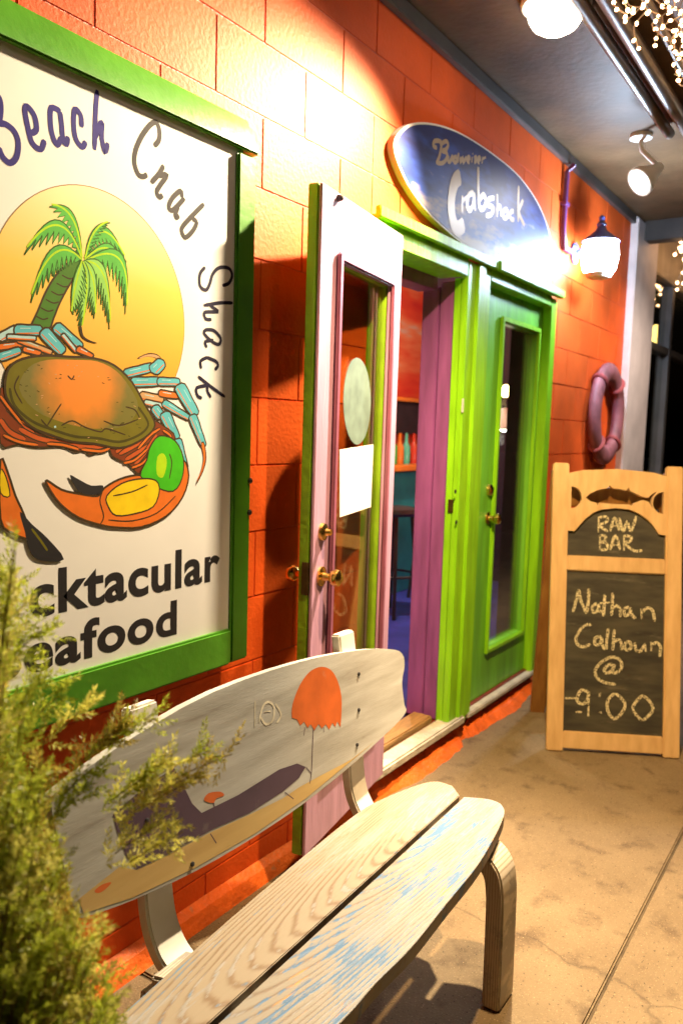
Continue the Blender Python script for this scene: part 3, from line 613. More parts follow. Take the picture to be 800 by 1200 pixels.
e = cr.color_ramp.elements; e[0].position = .16; e[0].color = (.010, .012, .09, 1); e[1].position = .56; e[1].color = (.42, .33, .26, 1); k_ = e.new(.42); k_.color = (.025, .06, .32, 1)
N_['Principled BSDF'].inputs['Roughness'].default_value = .5; N_['Principled BSDF'].inputs['Specular IOR Level'].default_value = .2
cxs = sum(p[0] for p in loop)/len(loop); czs = sum(p[1] for p in loop)/len(loop)
MB().sheet(SB, [(cxs+(a-cxs)*.980, czs+(b-czs)*.968) for a, b in loop], -.0045).build('face_print', m, bs)
Zu = zt(490, 150, 5.714); K_CR = mat('cream_lettering', (.36, .26, .16), .4, .1)
LV[0] = -.0035
ink('lettering_brewer', [Zu(a) for a in ([(130, 130), (105, 115), (115, 85), (150, 85), (160, 110), (145, 190), (125, 235)], [(150, 110), (190, 85), (205, 110), (190, 140), (165, 150), (197, 165), (192, 205), (165, 232), (130, 230)],
    [(208, 180), (202, 212), (216, 222), (235, 185), (234, 225)], [(262, 190), (245, 195), (245, 225), (262, 220), (276, 165)], [(276, 165), (270, 228)], [(290, 190), (285, 225), (305, 195), (304, 228), (327, 190)],
    [(335, 210), (350, 198), (340, 190), (331, 213), (347, 230)], [(366, 190), (362, 228)], [(369, 166), (371, 173)], [(397, 190), (381, 196), (392, 212), (379, 229)], [(405, 215), (420, 202), (411, 193), (401, 215), (413, 232)], [(436, 190), (430, 236)], [(432, 206), (456, 192)])], K_CR, .017, bs, SB)
ink('lettering_crab', [Zu(a) for a in ([(288, 322), (255, 350), (232, 430), (226, 540), (242, 635), (270, 672), (312, 640)],)], K_CR, .065, bs, SB)
ink('lettering_crab', [Zu(a) for a in ([(300, 450), (296, 560)], [(298, 490), (332, 455)], [(375, 430), (340, 450), (332, 520), (350, 548), (372, 505), (380, 430)], [(380, 430), (384, 550)], [(406, 258), (406, 400), (412, 540)], [(412, 480), (440, 445), (456, 485), (442, 535), (414, 538)])], K_CR, .025, bs, SB)
ink('lettering_shack', [Zu(a) for a in ([(512, 465), (474, 475), (468, 510), (504, 530), (494, 574), (456, 584)], [(532, 440), (532, 592)], [(534, 540), (552, 522), (560, 592)], [(602, 545), (578, 548), (572, 592), (596, 598), (606, 545)], [(606, 545), (608, 606)], [(642, 555), (622, 562), (622, 604), (646, 612)], [(676, 385), (673, 500), (673, 625)], [(706, 480), (678, 560), (716, 652)])], K_CR, .023, bs, SB)

# ------------------------------------------------------------------ wall lantern and its conduit
COOL = (.58, .76, 1.0)
lx, ly, lz = 4.78, -.15, 2.40
lan = thing('wall_lantern', 'glowing white lantern with blue cap on orange wall beside beer sign', 'lantern', (lx, -.002, lz))
MB().lathe((lx-.02, -.003, lz+.11), (0, -1, 0), [(0, .06), (.012, .06), (.02, .04)], 20).build('back_plate', mat('lantern_blue', (.06, .08, .28), .35, .2, 12), lan, smooth_=True)
MB().tube([(lx-.02, -.02, lz+.11), (lx-.02, -.06, lz+.135), (lx-.01, -.10, lz+.20), (lx, -.15, lz+.235)], .011, 10).build('bracket', MAT['lantern_blue'], lan, smooth_=True)
MB().lathe((lx, ly, lz), (0, 0, 1), [(-.01, .075), (.01, .092), (.09, .105), (.15, .098), (.165, .07)], 24).build('globe', emit('lantern_globe', (.85, .92, 1.0), 40), lan, smooth_=True)
MB().lathe((lx, ly, lz), (0, 0, 1), [(.166, .105), (.185, .085), (.225, .035), (.25, .022), (.262, .03), (.28, .014), (.30, .018), (.315, .004)], 20).build('cap', MAT['lantern_blue'], lan, smooth_=True)
MB().lathe((lx, ly, lz), (0, 0, 1), [(-.045, .03), (-.035, .065), (-.011, .08)], 20).build('base_cup', M_WHITE, lan, smooth_=True)
lamp('lantern_light', 'POINT', (lx-.02, ly-.13, lz+.06), 100, COOL, lan, .06)
cb = thing('conduit', 'thin purple conduit running from ceiling trim down to the lantern', 'conduit', (4.52, -.015, 2.5))
MB().tube([(4.52, -.06, 2.935), (4.52, -.02, 2.90), (4.52, -.017, 2.60), (4.55, -.017, 2.50), (4.68, -.02, 2.50)], .015, 8).build('pipe', mat('conduit_purple', (.16, .05, .22), .4, .2), cb, smooth_=True)
box('clip', (4.49, -.036, 2.72), (4.55, -.001, 2.74), MAT['conduit_purple'], cb, .003)

# ------------------------------------------------------------------ small reflector spot under the ceiling
q = PZ(757, 207, 2.76); hd = Vector((-.55, .45, -.55)).normalized()
sp = thing('spot_lamp', 'small white reflector spotlight hanging below the porch ceiling', 'lamp', (4.42, -.43, 2.99))
MB().lathe((4.42, -.43, 3.0), (0, 0, -1), [(0, .055), (.02, .055), (.03, .03)], 18).build('ceiling_plate', M_WHITE, sp, smooth_=True)
MB().tube([(4.42, -.43, 2.975), (4.42, -.44, 2.92), q-hd*.09], .012, 8).build('arm', M_WHITE, sp, smooth_=True)
MB().lathe(q-hd*.10, hd, [(0, .022), (.03, .03), (.07, .045), (.12, .07), (.15, .075), (.15, .068), (.145, .066)], 22).build('reflector', M_WHITE, sp, smooth_=True)
MB().lathe(q+hd*.046, hd, [(0, .05), (.012, .05), (.02, .03)], 20).build('bulb_face', emit('spot_face', (.85, .92, 1.0), 14), sp, smooth_=True)
lamp('spot_light', 'SPOT', q+hd*.09, 22, (.95, .93, .95), sp, .03, q+hd*2, R(85), .6)

# ------------------------------------------------------------------ life ring on the wall
rc = Vector((5.47, -.055, 1.605)); Rr, rr = .275, .062
mbr = MB(); vs = []; fs = []; NU, NV = 48, 16
for i in range(NU):
    a = 2*math.pi*i/NU
    for j in range(NV):
        b_ = 2*math.pi*j/NV; w_ = Rr+rr*math.cos(b_)
        vs.append((rc.x+w_*math.cos(a), rc.y-rr*.62*math.sin(b_), rc.z+w_*math.sin(a)))
for i in range(NU):
    for j in range(NV): fs.append((i*NV+j, i*NV+(j+1) % NV, ((i+1) % NU)*NV+(j+1) % NV, ((i+1) % NU)*NV+j))
ring = thing('life_ring', 'pinkish white life ring hanging on orange wall above the chalkboard', 'life ring', (5.5, 0, 1.3))
mbr.add(vs, fs); mbr.build('ring_body', mat('ring_paint', (.22, .075, .09), .6, .35, 10, .3, 30), ring, smooth_=True)
for k in range(4):
    a = math.pi/4+k*math.pi/2
    pts = [(rc.x+(Rr+(rr+.003)*math.cos(b_))*math.cos(a), rc.y-(rr*.62+.003)*math.sin(b_), rc.z+(Rr+(rr+.003)*math.cos(b_))*math.sin(a)) for b_ in [2*math.pi*j/16 for j in range(17)]]
    MB().tube(pts, .014, 6).build('band', mat('band_red', (.28, .05, .05), .6, .2), ring, smooth_=True)

# ------------------------------------------------------------------ grey pilaster and neighbouring shopfront
pil = thing('pilaster', 'pale grey painted pilaster at end of orange wall', 'pilaster', (6.45, 0, 0))
box('shaft', (5.972, -.05, 0), (6.60, .2, 2.99), mat('mauve_grey', (.60, .52, .50), .6, .12, 5, .25, 30), pil, .01)
box('plinth', (5.972, -.075, 0), (6.62, -.052, .22), MAT['mauve_grey'], pil, .006)
shop = thing('shop_window', 'dark neighbouring shop window with grey frame beyond the pilaster', 'window', (8.5, 0, 0))
M_SF = mat('shopfront_grey', (.11, .10, .095), .5, .2, 6)
box('stall_riser', (6.605, -.01, 0), (13.9, .15, .45), M_SF, shop, .006)
box('fascia', (6.605, -.01, 2.74), (13.9, .15, 3.6), mat('fascia_beige', (.40, .32, .22), .7, .15, 6, .3, 40), shop, .006)
box('upright', (6.605, -.004, .452), (6.66, .10, 2.738), M_SF, shop, .005)
for x in (7.42, 9.2, 11.4, 13.8): box('upright', (x, -.004, .452), (x+.09, .10, 2.738), M_SF, shop, .005)
for i, (a, b_) in enumerate(((6.66, 7.42), (7.51, 9.2), (9.29, 11.4), (11.49, 13.8))):
    box('transom', (a+.001, -.002, 2.16), (b_-.001, .09, 2.22), M_SF, shop, .004)
    box('pane', (a+.001, .04, .453), (b_-.001, .046, 2.159), M_GLASS, shop)
    box('pane', (a+.001, .04, 2.221), (b_-.001, .046, 2.737), M_GLASS, shop)
struct(box('shop_interior', (6.61, 3.0, 0), (14, 3.1, 3.6), mat('black_room', (.012, .011, .013), .8, .2)))
struct(box('shop_floor', (6.61, .16, -.02), (14, 3.0, .02), MAT['black_room'])); struct(box('shop_ceiling', (6.61, .16, 3.0), (14, 3.0, 3.05), MAT['black_room']))
struct(box('upper_facade', (-4, .21, 3.16), (6.78, .4, 5.5), MAT['fascia_beige']))
q = PY(772, 392, .7)
yl = thing('hanging_lantern', 'small yellow lit lantern hanging inside the dark shop window', 'lantern', (q.x, .7, q.z))
MB().tube([(q.x, .7, 3.0), (q.x, .7, q.z+.13)], .006, 6).build('cable', M_DARK, yl)
MB().lathe((q.x, .7, q.z), (0, 0, 1), [(-.14, .07), (-.1, .10), (.07, .10), (.11, .06)], 16).build('shade', emit('yellow_lantern', (1, .66, .18), 8), yl, smooth_=True)
MB().lathe((q.x, .7, q.z), (0, 0, 1), [(.111, .065), (.13, .02), (.14, .012)], 12).build('cap', M_DARK, yl, smooth_=True)

# ------------------------------------------------------------------ fairy lights
def fairy(name_label, strands, bulb_mat, step, br, loc):
    t_ = thing('fairy_lights', name_label, 'string lights', loc, 'warm white fairy light strings')
    w_ = MB(); b_ = MB()
    for st_ in strands:
        q_ = [Vector(p) for p in smooth(st_, 4)]
        w_.tube(q_, .0022, 5)
        acc = 0
        for i in range(1, len(q_)):
            acc += (q_[i]-q_[i-1]).length
            if acc > step:
                acc = 0; d = Vector((random.uniform(-1, 1), random.uniform(-1, 1), random.uniform(-1.2, .1))).normalized()
                b_.lathe(q_[i], d, [(0, br*.5), (br*.7, br), (br*1.6, br), (br*2.4, br*.3)], 6)
    w_.build('wire', mat('white_wire', (.55, .48, .38), .5, .1), t_)
    o = b_.build('bulb_cluster', bulb_mat, t_); o['kind'] = 'stuff'
E_FAIRY = emit('fairy_bulb', (1, .56, .26), 12)
stn = []
for i in range(26):
    x = 1.9+i*.085; y = -.80-random.uniform(0, .12)
    h = random.uniform(.12, .36); p = [(x, y, 2.985)]
    for k in range(1, 6): p.append((x+random.uniform(-.04, .04), y+random.uniform(-.04, .04), 2.985-h*k/5))
    stn.append(p)
stn.append([(1.8+i*.1, -.84+.02*math.sin(i*2.1), 2.978) for i in range(24)])
fairy('tangle of warm fairy lights hanging from the porch ceiling edge', stn, E_FAIRY, .032, .0058, (3, -.84, 2.98))
stn = []
for i in range(22):
    x = 6.35+i*.11; y = -.14-random.uniform(0, .14); h = random.uniform(.1, .35); p = [(x, y, 2.99)]
    for k in range(1, 6): p.append((x+random.uniform(-.06, .06), y+random.uniform(-.05, .03), 2.99-h*k/5))
    stn.append(p)
stn.append([(6.3+i*.12, -.2, 2.985) for i in range(22)])
fairy('far string of warm fairy lights above the dark shop window', stn, E_FAIRY, .07, .011, (7.4, -.2, 2.9))

# ------------------------------------------------------------------ sandwich board
A0 = Vector((3.578, -.404, 0)); aw = Vector((.474, -.880, 0)).normalized(); an = Vector((.880, .474, 0)).normalized()
AH = 1.318; au = (an*.25+Vector((0, 0, AH))).normalized(); AW = .60; AL = math.hypot(.25, AH)
FP = Plane(A0, aw, au)           # front panel, normal towards the street
af = thing('sandwich_board', 'wooden sandwich board with fish cutout and two chalkboards on the pavement', 'sign', A0+aw*.3+an*.25)
def pine(name, c1, c2, sc=6.0, axis=(1, 1, 1)):
    return mat(name, c1, .5, 0, sc, .12, 60, col2=c2, stretch=axis, detail=4)
M_PINE = pine('pine_frame', (.66, .44, .20), (.54, .34, .14), 5, (6, 6, .8))
PWD = .074
sP = lambda u, v: FP.st(u, v)
tM0 = sP(655, 862)[1]+.022; tM1 = sP(655, 668)[1]; tR1 = sP(655, 650)[1]
T = .038
for s0 in (0, AW-PWD): MB().pbox(FP, s0, s0+PWD, 0, AL+.012, -T, .004).build('post', M_PINE, af, .006)
a_, b_ = PWD+.0005, AW-PWD-.0005
MB().pbox(FP, a_, b_, .014, tM0, -T+.004, 0).build('bottom_rail', M_PINE, af, .005)
MB().pbox(FP, a_, b_, tM1, tR1, -T+.004, 0).build('middle_rail', M_PINE, af, .005)
Zr = zt(655, 560, 5.517)
arch = [sP(u, v) for u, v in Zr([(18, 338), (100, 345), (130, 310), (170, 265), (220, 225), (280, 203), (370, 195), (460, 205), (520, 232), (570, 268), (610, 310), (645, 365), (750, 375)])]
arch = [(min(max(s, a_), b_), t_) for s, t_ in arch]; arch[0] = (a_, arch[0][1]); arch[-1] = (b_, arch[-1][1])
top = [(b_, AL-.035), (b_-.06, AL-.02), ((a_+b_)/2, AL-.008), (a_+.06, AL-.02), (a_, AL-.035)]
fish = [sP(u, v) for u, v in Zr([(172, 128), (200, 100), (250, 78), (310, 66), (328, 48), (348, 66), (400, 72), (435, 82), (450, 60), (460, 84), (500, 102), (540, 122), (575, 128), (600, 105), (635, 85), (605, 130), (600, 160), (605, 200), (580, 155), (540, 142), (490, 160), (475, 172), (470, 185), (455, 172), (380, 170), (310, 165), (262, 160), (250, 178), (240, 160), (205, 152)])]
c1 = sP(*Zr([(30, 122)])[0]); c2 = sP(*Zr([(748, 165)])[0]); hr = .052
hole1 = [(a_+.012+hr*.95*math.sin(a), c1[1]+hr*math.cos(a)) for a in [math.pi*i/12 for i in range(13)]]
hole2 = [(b_-.012-hr*.95*math.sin(a), c2[1]+hr*math.cos(a)) for a in [math.pi*i/12 for i in range(13)]]
MB().prism(FP, [arch+top, fish, hole1, hole2], -T+.008, -.003).build('arched_top', M_PINE, af)
M_CHALK = mat('chalkboard', (.022, .020, .013), .7, 0, 3.0, .1, 60, col2=(.060, .054, .032), stretch=(2, 2, 9), wear=.45, wearcol=(.15, .135, .085), wscale=2.2, wlo=.58)
cbd = MB().pbox(FP, a_, b_, tM0-.01, tM1+.01, -T+.010, -.014).build('chalkboard', M_CHALK, af)
cbu = MB().prism(FP, [[(a_, tR1-.01), (b_, tR1-.01), (b_, arch[-1][1]+.015)]+[(s, t_+.015) for s, t_ in arch[::-1]]+[(a_, arch[0][1]+.015)]], -T+.012, -.020).build('chalkboard', M_CHALK, af)
M_CH = mat('chalk', (.62, .56, .34), .95, .35, 120)
t = M_CH.node_tree; N_ = t.nodes; tcc = N_.new('ShaderNodeTexCoord'); nc = N_.new('ShaderNodeTexNoise'); nc.inputs['Scale'].default_value = 170; nc.inputs['Detail'].default_value = 4; t.links.new(tcc.outputs['Object'], nc.inputs[0])
rc_ = N_.new('ShaderNodeMapRange'); rc_.inputs[1].default_value = .40; rc_.inputs[2].default_value = .54; rc_.inputs[3].default_value = .15; rc_.inputs[4].default_value = 1; t.links.new(nc.outputs[0], rc_.inputs[0]); t.links.new(rc_.outputs[0], N_['Principled BSDF'].inputs['Alpha'])
Zn = zt(655, 670, 5.517)
LV[0] = -.0135
ink('lettering_name', [Zn(a) for a in ([(92, 262), (112, 190), (130, 115)], [(130, 115), (145, 190), (180, 272)], [(180, 272), (192, 190), (195, 110)], [(250, 205), (220, 225), (222, 262), (250, 255), (262, 210)], [(258, 210), (262, 250), (285, 262)], [(300, 145), (295, 220), (290, 290)], [(265, 205), (330, 200)], [(350, 135), (348, 210), (342, 285)], [(345, 240), (375, 220), (398, 245), (400, 295)], [(455, 228), (425, 245), (430, 285), (460, 270), (468, 232)], [(465, 235), (475, 280), (500, 305)], [(535, 240), (540, 310)], [(540, 265), (575, 235), (610, 255), (622, 325)])], M_CH, .0135, cbd, FP)
ink('lettering_surname', [Zn(a) for a in ([(215, 345), (165, 350), (115, 420), (118, 465), (155, 488), (205, 470)], [(275, 420), (238, 430), (235, 470), (265, 470), (280, 425)], [(278, 425), (285, 480), (300, 505)], [(322, 365), (312, 440), (308, 505)], [(362, 375), (355, 440), (350, 510)], [(355, 465), (385, 440), (405, 465), (408, 510)], [(440, 455), (425, 485), (445, 510), (470, 490), (462, 458), (440, 455)], [(495, 460), (500, 505), (530, 515), (560, 470)], [(560, 465), (565, 520)], [(600, 455), (600, 515)], [(602, 480), (635, 460), (660, 490), (655, 555)])], M_CH, .0135, cbd, FP)
ink('lettering_at', [Zn(a) for a in ([(350, 600), (315, 610), (295, 640), (315, 660), (350, 635), (360, 600), (350, 650), (375, 655), (408, 620), (395, 570), (340, 555), (275, 590), (238, 640), (250, 690), (300, 720), (370, 732)],)], M_CH, .014, cbd, FP)
ink('lettering_time', [Zn(a) for a in ([(190, 780), (145, 770), (118, 830), (150, 860), (185, 835), (195, 775)], [(195, 790), (192, 940)], [(40, 822), (120, 820)], [(110, 910), (150, 912)], [(268, 785), (266, 812)], [(262, 912), (280, 916)], [(360, 790), (320, 835), (318, 905), (360, 955), (410, 915), (430, 860), (395, 810), (360, 790)], [(540, 802), (490, 860), (485, 900), (540, 962), (600, 915), (610, 880), (580, 830), (540, 802)])], M_CH, .014, cbd, FP)
LV[0] = -.0195
ink('lettering_raw', [Zr(a) for a in ([(262, 250), (260, 350)], [(262, 255), (310, 250), (315, 280), (270, 305), (320, 345)], [(335, 345), (365, 255), (395, 340)], [(350, 310), (385, 308)], [(395, 255), (420, 345), (445, 280), (470, 345), (505, 245)])], M_CH, .0125, cbu, FP)
ink('lettering_bar', [Zr(a) for a in ([(268, 370), (270, 465)], [(268, 370), (305, 375), (300, 405), (275, 412), (315, 425), (310, 460), (272, 465)], [(335, 465), (370, 370), (400, 465)], [(350, 435), (390, 432)], [(425, 370), (425, 470)], [(425, 372), (470, 380), (465, 410), (430, 420), (490, 470), (545, 468)])], M_CH, .0125, cbu, FP)
# rear frame of the sandwich board
bn = (an*-.25+Vector((0, 0, AH))).normalized(); BO = A0+an*.555
BP = Plane(BO, aw, bn)
M_PINE_SHADED = pine('shaded_pine_frame', (.30, .14, .03), (.20, .08, .015), 5, (6, 6, .8))  # same pine as the front, with the rear frame's shade in its colour
for s0 in (0, AW-PWD): MB().pbox(BP, s0, s0+PWD, 0, AL-.02, -.004, T-.004).build('rear_post', M_PINE_SHADED, af, .006)
MB().pbox(BP, a_, b_, .035, .12, 0, T-.008).build('rear_rail', M_PINE_SHADED, af, .005)
MB().pbox(BP, a_, b_, AL-.20, AL-.10, 0, T-.008).build('rear_rail', M_PINE_SHADED, af, .005)
MB().pbox(BP, a_, b_, .121, .62, .006, .016).build('rear_board', M_CHALK, af)

# ------------------------------------------------------------------ surfboard bench
def wood(name, c1, c2, paint=None, pscale=5, plo=.5, rings=9.0, cy=0.0):
    m = bpy.data.materials.new(name); m.use_nodes = True; t = m.node_tree; N = t.nodes; L = t.links; b = N['Principled BSDF']; b.inputs['Roughness'].default_value = .55
    tc = N.new('ShaderNodeTexCoord'); mp = N.new('ShaderNodeMapping'); mp.inputs['Location'].default_value = (-.25, cy, 0); mp.inputs['Scale'].default_value = (.38, 3.3, 1); L.new(tc.outputs['Object'], mp.inputs[0])
    wv = N.new('ShaderNodeTexWave'); wv.wave_type = 'RINGS'; wv.rings_direction = 'Z'; wv.inputs['Scale'].default_value = rings; wv.inputs['Distortion'].default_value = 3.2; wv.inputs['Detail'].default_value = 3; wv.inputs['Detail Scale'].default_value = .8; L.new(mp.outputs[0], wv.inputs[0])
    mg = N.new('ShaderNodeMapping'); mg.inputs['Scale'].default_value = (3, 90, 20); L.new(tc.outputs['Object'], mg.inputs[0])
    ng = N.new('ShaderNodeTexNoise'); ng.inputs['Scale'].default_value = 2; ng.inputs['Detail'].default_value = 4; L.new(mg.outputs[0], ng.inputs[0])
    pw = N.new('ShaderNodeMath'); pw.operation = 'POWER'; L.new(wv.outputs[0], pw.inputs[0]); pw.inputs[1].default_value = 3.2
    mu = N.new('ShaderNodeMath'); mu.operation = 'MULTIPLY_ADD'; L.new(ng.outputs[0], mu.inputs[0]); mu.inputs[1].default_value = .5; L.new(pw.outputs[0], mu.inputs[2])
    mr = N.new('ShaderNodeMapRange'); mr.inputs[1].default_value = .25; mr.inputs[2].default_value = 1.3; L.new(mu.outputs[0], mr.inputs[0])
    mx = N.new('ShaderNodeMix'); mx.data_type = 'RGBA'; L.new(mr.outputs[0], mx.inputs[0]); mx.inputs[6].default_value = lin(c1); mx.inputs[7].default_value = lin(c2); out = mx.outputs[2]
    if paint:
        for (pc, sc, lo, st_) in paint:
            m3 = N.new('ShaderNodeMapping'); m3.inputs['Scale'].default_value = st_; m3.inputs['Location'].default_value = (sc, sc*.3, 0); L.new(tc.outputs['Object'], m3.inputs[0])
            n3 = N.new('ShaderNodeTexNoise'); n3.inputs['Scale'].default_value = sc; n3.inputs['Detail'].default_value = 8; n3.inputs['Roughness'].default_value = .72; L.new(m3.outputs[0], n3.inputs[0])
            a3 = N.new('ShaderNodeMath'); a3.operation = 'MULTIPLY_ADD'; L.new(mr.outputs[0], a3.inputs[0]); a3.inputs[1].default_value = .10; L.new(n3.outputs[0], a3.inputs[2])
            r3 = N.new('ShaderNodeMapRange'); r3.inputs[1].default_value = lo; r3.inputs[2].default_value = lo+.06; L.new(a3.outputs[0], r3.inputs[0])
            x3 = N.new('ShaderNodeMix'); x3.data_type = 'RGBA'; L.new(r3.outputs[0], x3.inputs[0]); L.new(out, x3.inputs[6]); x3.inputs[7].default_value = lin(pc); out = x3.outputs[2]
    L.new(out, b.inputs['Base Color'])
    bp = N.new('ShaderNodeBump'); bp.inputs['Strength'].default_value = .12; bp.inputs['Distance'].default_value = .003; L.new(mu.outputs[0], bp.inputs['Height']); L.new(bp.outputs[0], b.inputs['Normal'])
    return m
bench = thing('surfboard_bench', 'weathered white bench made of surfboard shaped planks beside the crab sign', 'bench', (1.45, -.66, 0))
SH = .45
SP = Plane((0, 0, SH), (1, 0, 0), (0, 1, 0))
back_e = [SP.st(u, v) for u, v in ((175, 1160), (300, 1050), (414, 956), (460, 931), (505, 916))]
g_far = SP.st(541, 933); g_near = SP.st(255, 1195)
gl = lambda x: g_far[1]+(x-g_far[0])*(g_near[1]-g_far[1])/(g_near[0]-g_far[0])
x_near = .80
rear = smooth([(x_near, -.60)]+[(x_near+.05, -.575)]+back_e+[SP.st(530, 921)], 4)
rear_loop = rear+[(g_far[0], gl(g_far[0])+.007), (x_near, gl(x_near)+.007)]
front_e = [SP.st(u, v) for u, v in ((548, 934), (575, 937), (589, 945), (588, 962), (562, 1010), (522, 1060), (482, 1110), (440, 1152), (400, 1197))]
front = smooth(front_e+[(x_near+.1, front_e[-1][1]+.015), (x_near, front_e[-1][1]+.05)], 4)
front_loop = [(x_near, gl(x_near)-.007), (g_far[0], gl(g_far[0])-.007)]+front
W1 = wood('seat_pine', (.29, .235, .16), (.185, .115, .055), [((.28, .26, .23), 3.0, .57, (1, 6, 1)), ((.08, .2, .34), 2.2, .63, (1, 5, 1))], rings=13, cy=.045)
W2 = wood('seat_pine_blue', (.265, .235, .185), (.17, .12, .075), [((.26, .25, .235), 2.6, .54, (1, 6, 1)), ((.05, .15, .30), 5.5, .545, (1, 5, 1)), ((.52, .24, .06), 4.2, .66, (1, 6, 1))], rings=12, cy=.12)
MB().prism(SP, [rear_loop], -.034, 0).build('seat_plank', W1, bench, .005)
MB().prism(SP, [front_loop], -.034, -.001).build('seat_plank', W2, bench, .005)
# side frames of bent timber
M_FRM = wood('weathered_frame', (.60, .54, .44), (.40, .33, .24), [((.34, .31, .27), 3.0, .55, (2, 2, 2))], rings=14)
def bent(path, x0, w, th, name, m):
    q_ = smooth(path, 6); n = len(q_); vs = []; fs = []
    for i in range(n):
        a, b2 = q_[max(i-1, 0)], q_[min(i+1, n-1)]; dx, dy = b2[0]-a[0], b2[1]-a[1]; L = math.hypot(dx, dy)
        nx, ny = -dy/L*th/2, dx/L*th/2; y, z = q_[i]
        vs += [(x0-w/2, y+nx, z+ny), (x0+w/2, y+nx, z+ny), (x0+w/2, y-nx, z-ny), (x0-w/2, y-nx, z-ny)]
    for i in range(n-1):
        for j in range(4): a = 4*i+j; b2 = 4*i+(j+1) % 4; fs.append((a, b2, b2+4, a+4))
    fs += [(3, 2, 1, 0), (4*n-4, 4*n-3, 4*n-2, 4*n-1)]
    o = MB(); o.add(vs, fs); return o.build(name, m, bench, .006)
zr_ = SH-.034-.019
for fx in (1.075, 1.885):
    bent([(-.500, zr_-.01), (-.56, zr_), (-.70, zr_), (-.795, zr_-.003), (-.845, zr_-.03), (-.862, zr_-.085), (-.866, .2), (-.868, .001)], fx, .098, .048, 'front_leg', M_FRM)
    bent([(-.376, .902), (-.392, .80), (-.415, .62), (-.432, .48), (-.462, .415), (-.499, zr_-.012)], fx+(.03 if fx < 1.5 else -.035), .075, .030, 'back_post', M_WHITE)
    bent([(-.468, zr_-.045), (-.452, .2), (-.44, .001)], fx, .07, .036, 'rear_leg', M_FRM)
tm = Vector((1.14, 0, 0))
box('stretcher', (1.11, -.462, .20), (1.85, -.432, .25), M_FRM, bench, .005)
# back board
BKZ0, BKY0, LEAN = .58, -.462, .17
BK = Plane((0, BKY0, BKZ0), (1, 0, 0), (0, LEAN, 1))
bk = [(60, 943), (70, 925), (150, 868), (250, 811), (350, 776), (420, 762), (458, 761), (471, 766), (474, 780), (471, 800), (474, 826), (476, 833), (468, 845), (444, 868), (412, 897), (360, 939), (300, 980), (230, 1021), (157, 1055), (104, 1074), (93, 1074), (82, 1050), (68, 985)]
bkl = [BK.st(u, v) for u, v in bk][::-1]
bkl = smooth(bkl, 3, True)
M_WB = mat('weathered_white', (.52, .53, .51), .5, 0, 3, .07, 40, col2=(.34, .33, .30), stretch=(1, 1, 9), wear=.6, wearcol=(.26, .24, .21), wscale=3, wlo=.60)
back = MB().prism(BK, [bkl], -.024, 0).build('back_board', M_WB, bench, .005)
Zk = zt(60, 740, 1.818); LV[0] = .0004
M_TAN = mat('bare_tan', (.64, .46, .18), .5, 0, 4, col2=(.54, .36, .13), stretch=(1, 1, 8)); M_JEL = mat('worn_orange', (.60, .13, .025), .5, .15, 14, wear=.4, wearcol=(.45, .28, .18), wscale=30, wlo=.62); M_WHL = mat('worn_purple', (.085, .05, .085), .5, .15, 10, wear=.4, wearcol=(.22, .18, .18), wscale=14, wlo=.60)
art('purple_wave', [(132, 955), (170, 922), (204, 900), (212, 915), (225, 942), (236, 953), (279, 932), (327, 902), (348, 895), (358, 899), (350, 912), (331, 928), (292, 953), (249, 972), (190, 1005), (160, 1019), (147, 1002), (137, 975)], M_WHL, None, .003, back, BK, sm=False)
art('tan_band', [(98, 1071), (92, 1054), (140, 1016), (160, 1020), (190, 1006), (225, 987), (250, 974), (292, 955), (331, 936), (350, 923), (370, 912), (412, 890), (440, 868), (410, 893), (358, 936), (299, 977), (229, 1017), (156, 1052)], M_TAN, None, .003, back, BK, sm=False)
Zj = zt(230, 740, 3.077)
dome = smooth(Zj([(344, 312), (346, 265), (372, 195), (408, 146), (450, 128), (486, 141), (510, 182), (523, 240), (522, 312)]), 4)
art('jellyfish', dome+Zj([(519, 347), (508, 325), (500, 345), (490, 330), (478, 355), (466, 335), (452, 350), (440, 334), (424, 358), (412, 335), (400, 348), (388, 326), (374, 340), (362, 318)]), M_JEL, None, .003, back, BK, sm=False)
ink('jellyfish_tail', [Zk([(558, 205), (556, 250), (554, 300), (550, 325)]), Zk([(540, 205), (538, 222)]), Zk([(580, 205), (580, 216)])], M_WHL, .003, back, BK)
M_FADE = mat('faded_chalk', (.62, .58, .46), .8, .3, 40)
ink('faded_sketch', [Zj(a) for a in ([(212, 250), (210, 345)], [(225, 330), (240, 270), (262, 255), (280, 275), (275, 320), (250, 335), (232, 310)], [(285, 260), (305, 300), (290, 330)], [(245, 290), (268, 288)])], M_FADE, .006, back, BK)
ink('brush_tick', [Zj(a) for a in ([(395, 490), (415, 515)], [(318, 580), (350, 605)], [(50, 730), (72, 765)], [(60, 610), (66, 640)])], M_WHL, .004, back, BK)
art('worn_spot', Zk([(325, 360), (335, 345), (360, 342), (368, 350), (352, 356), (345, 366)]), M_JEL, None, .003, back, BK)
art('worn_spot', Zk([(92, 553), (108, 540), (128, 535), (115, 550), (100, 558)]), M_JEL, None, .003, back, BK)
for u, v in ((420, 790), (420, 832), (418, 873), (172, 962), (225, 1013)):
    s_, t_ = BK.st(u, v); MB().lathe(BK.P(s_, t_, 0), BK.n, [(0, .0055), (.003, .005), (.004, .002)], 10).build('screw', M_DARK, bench)

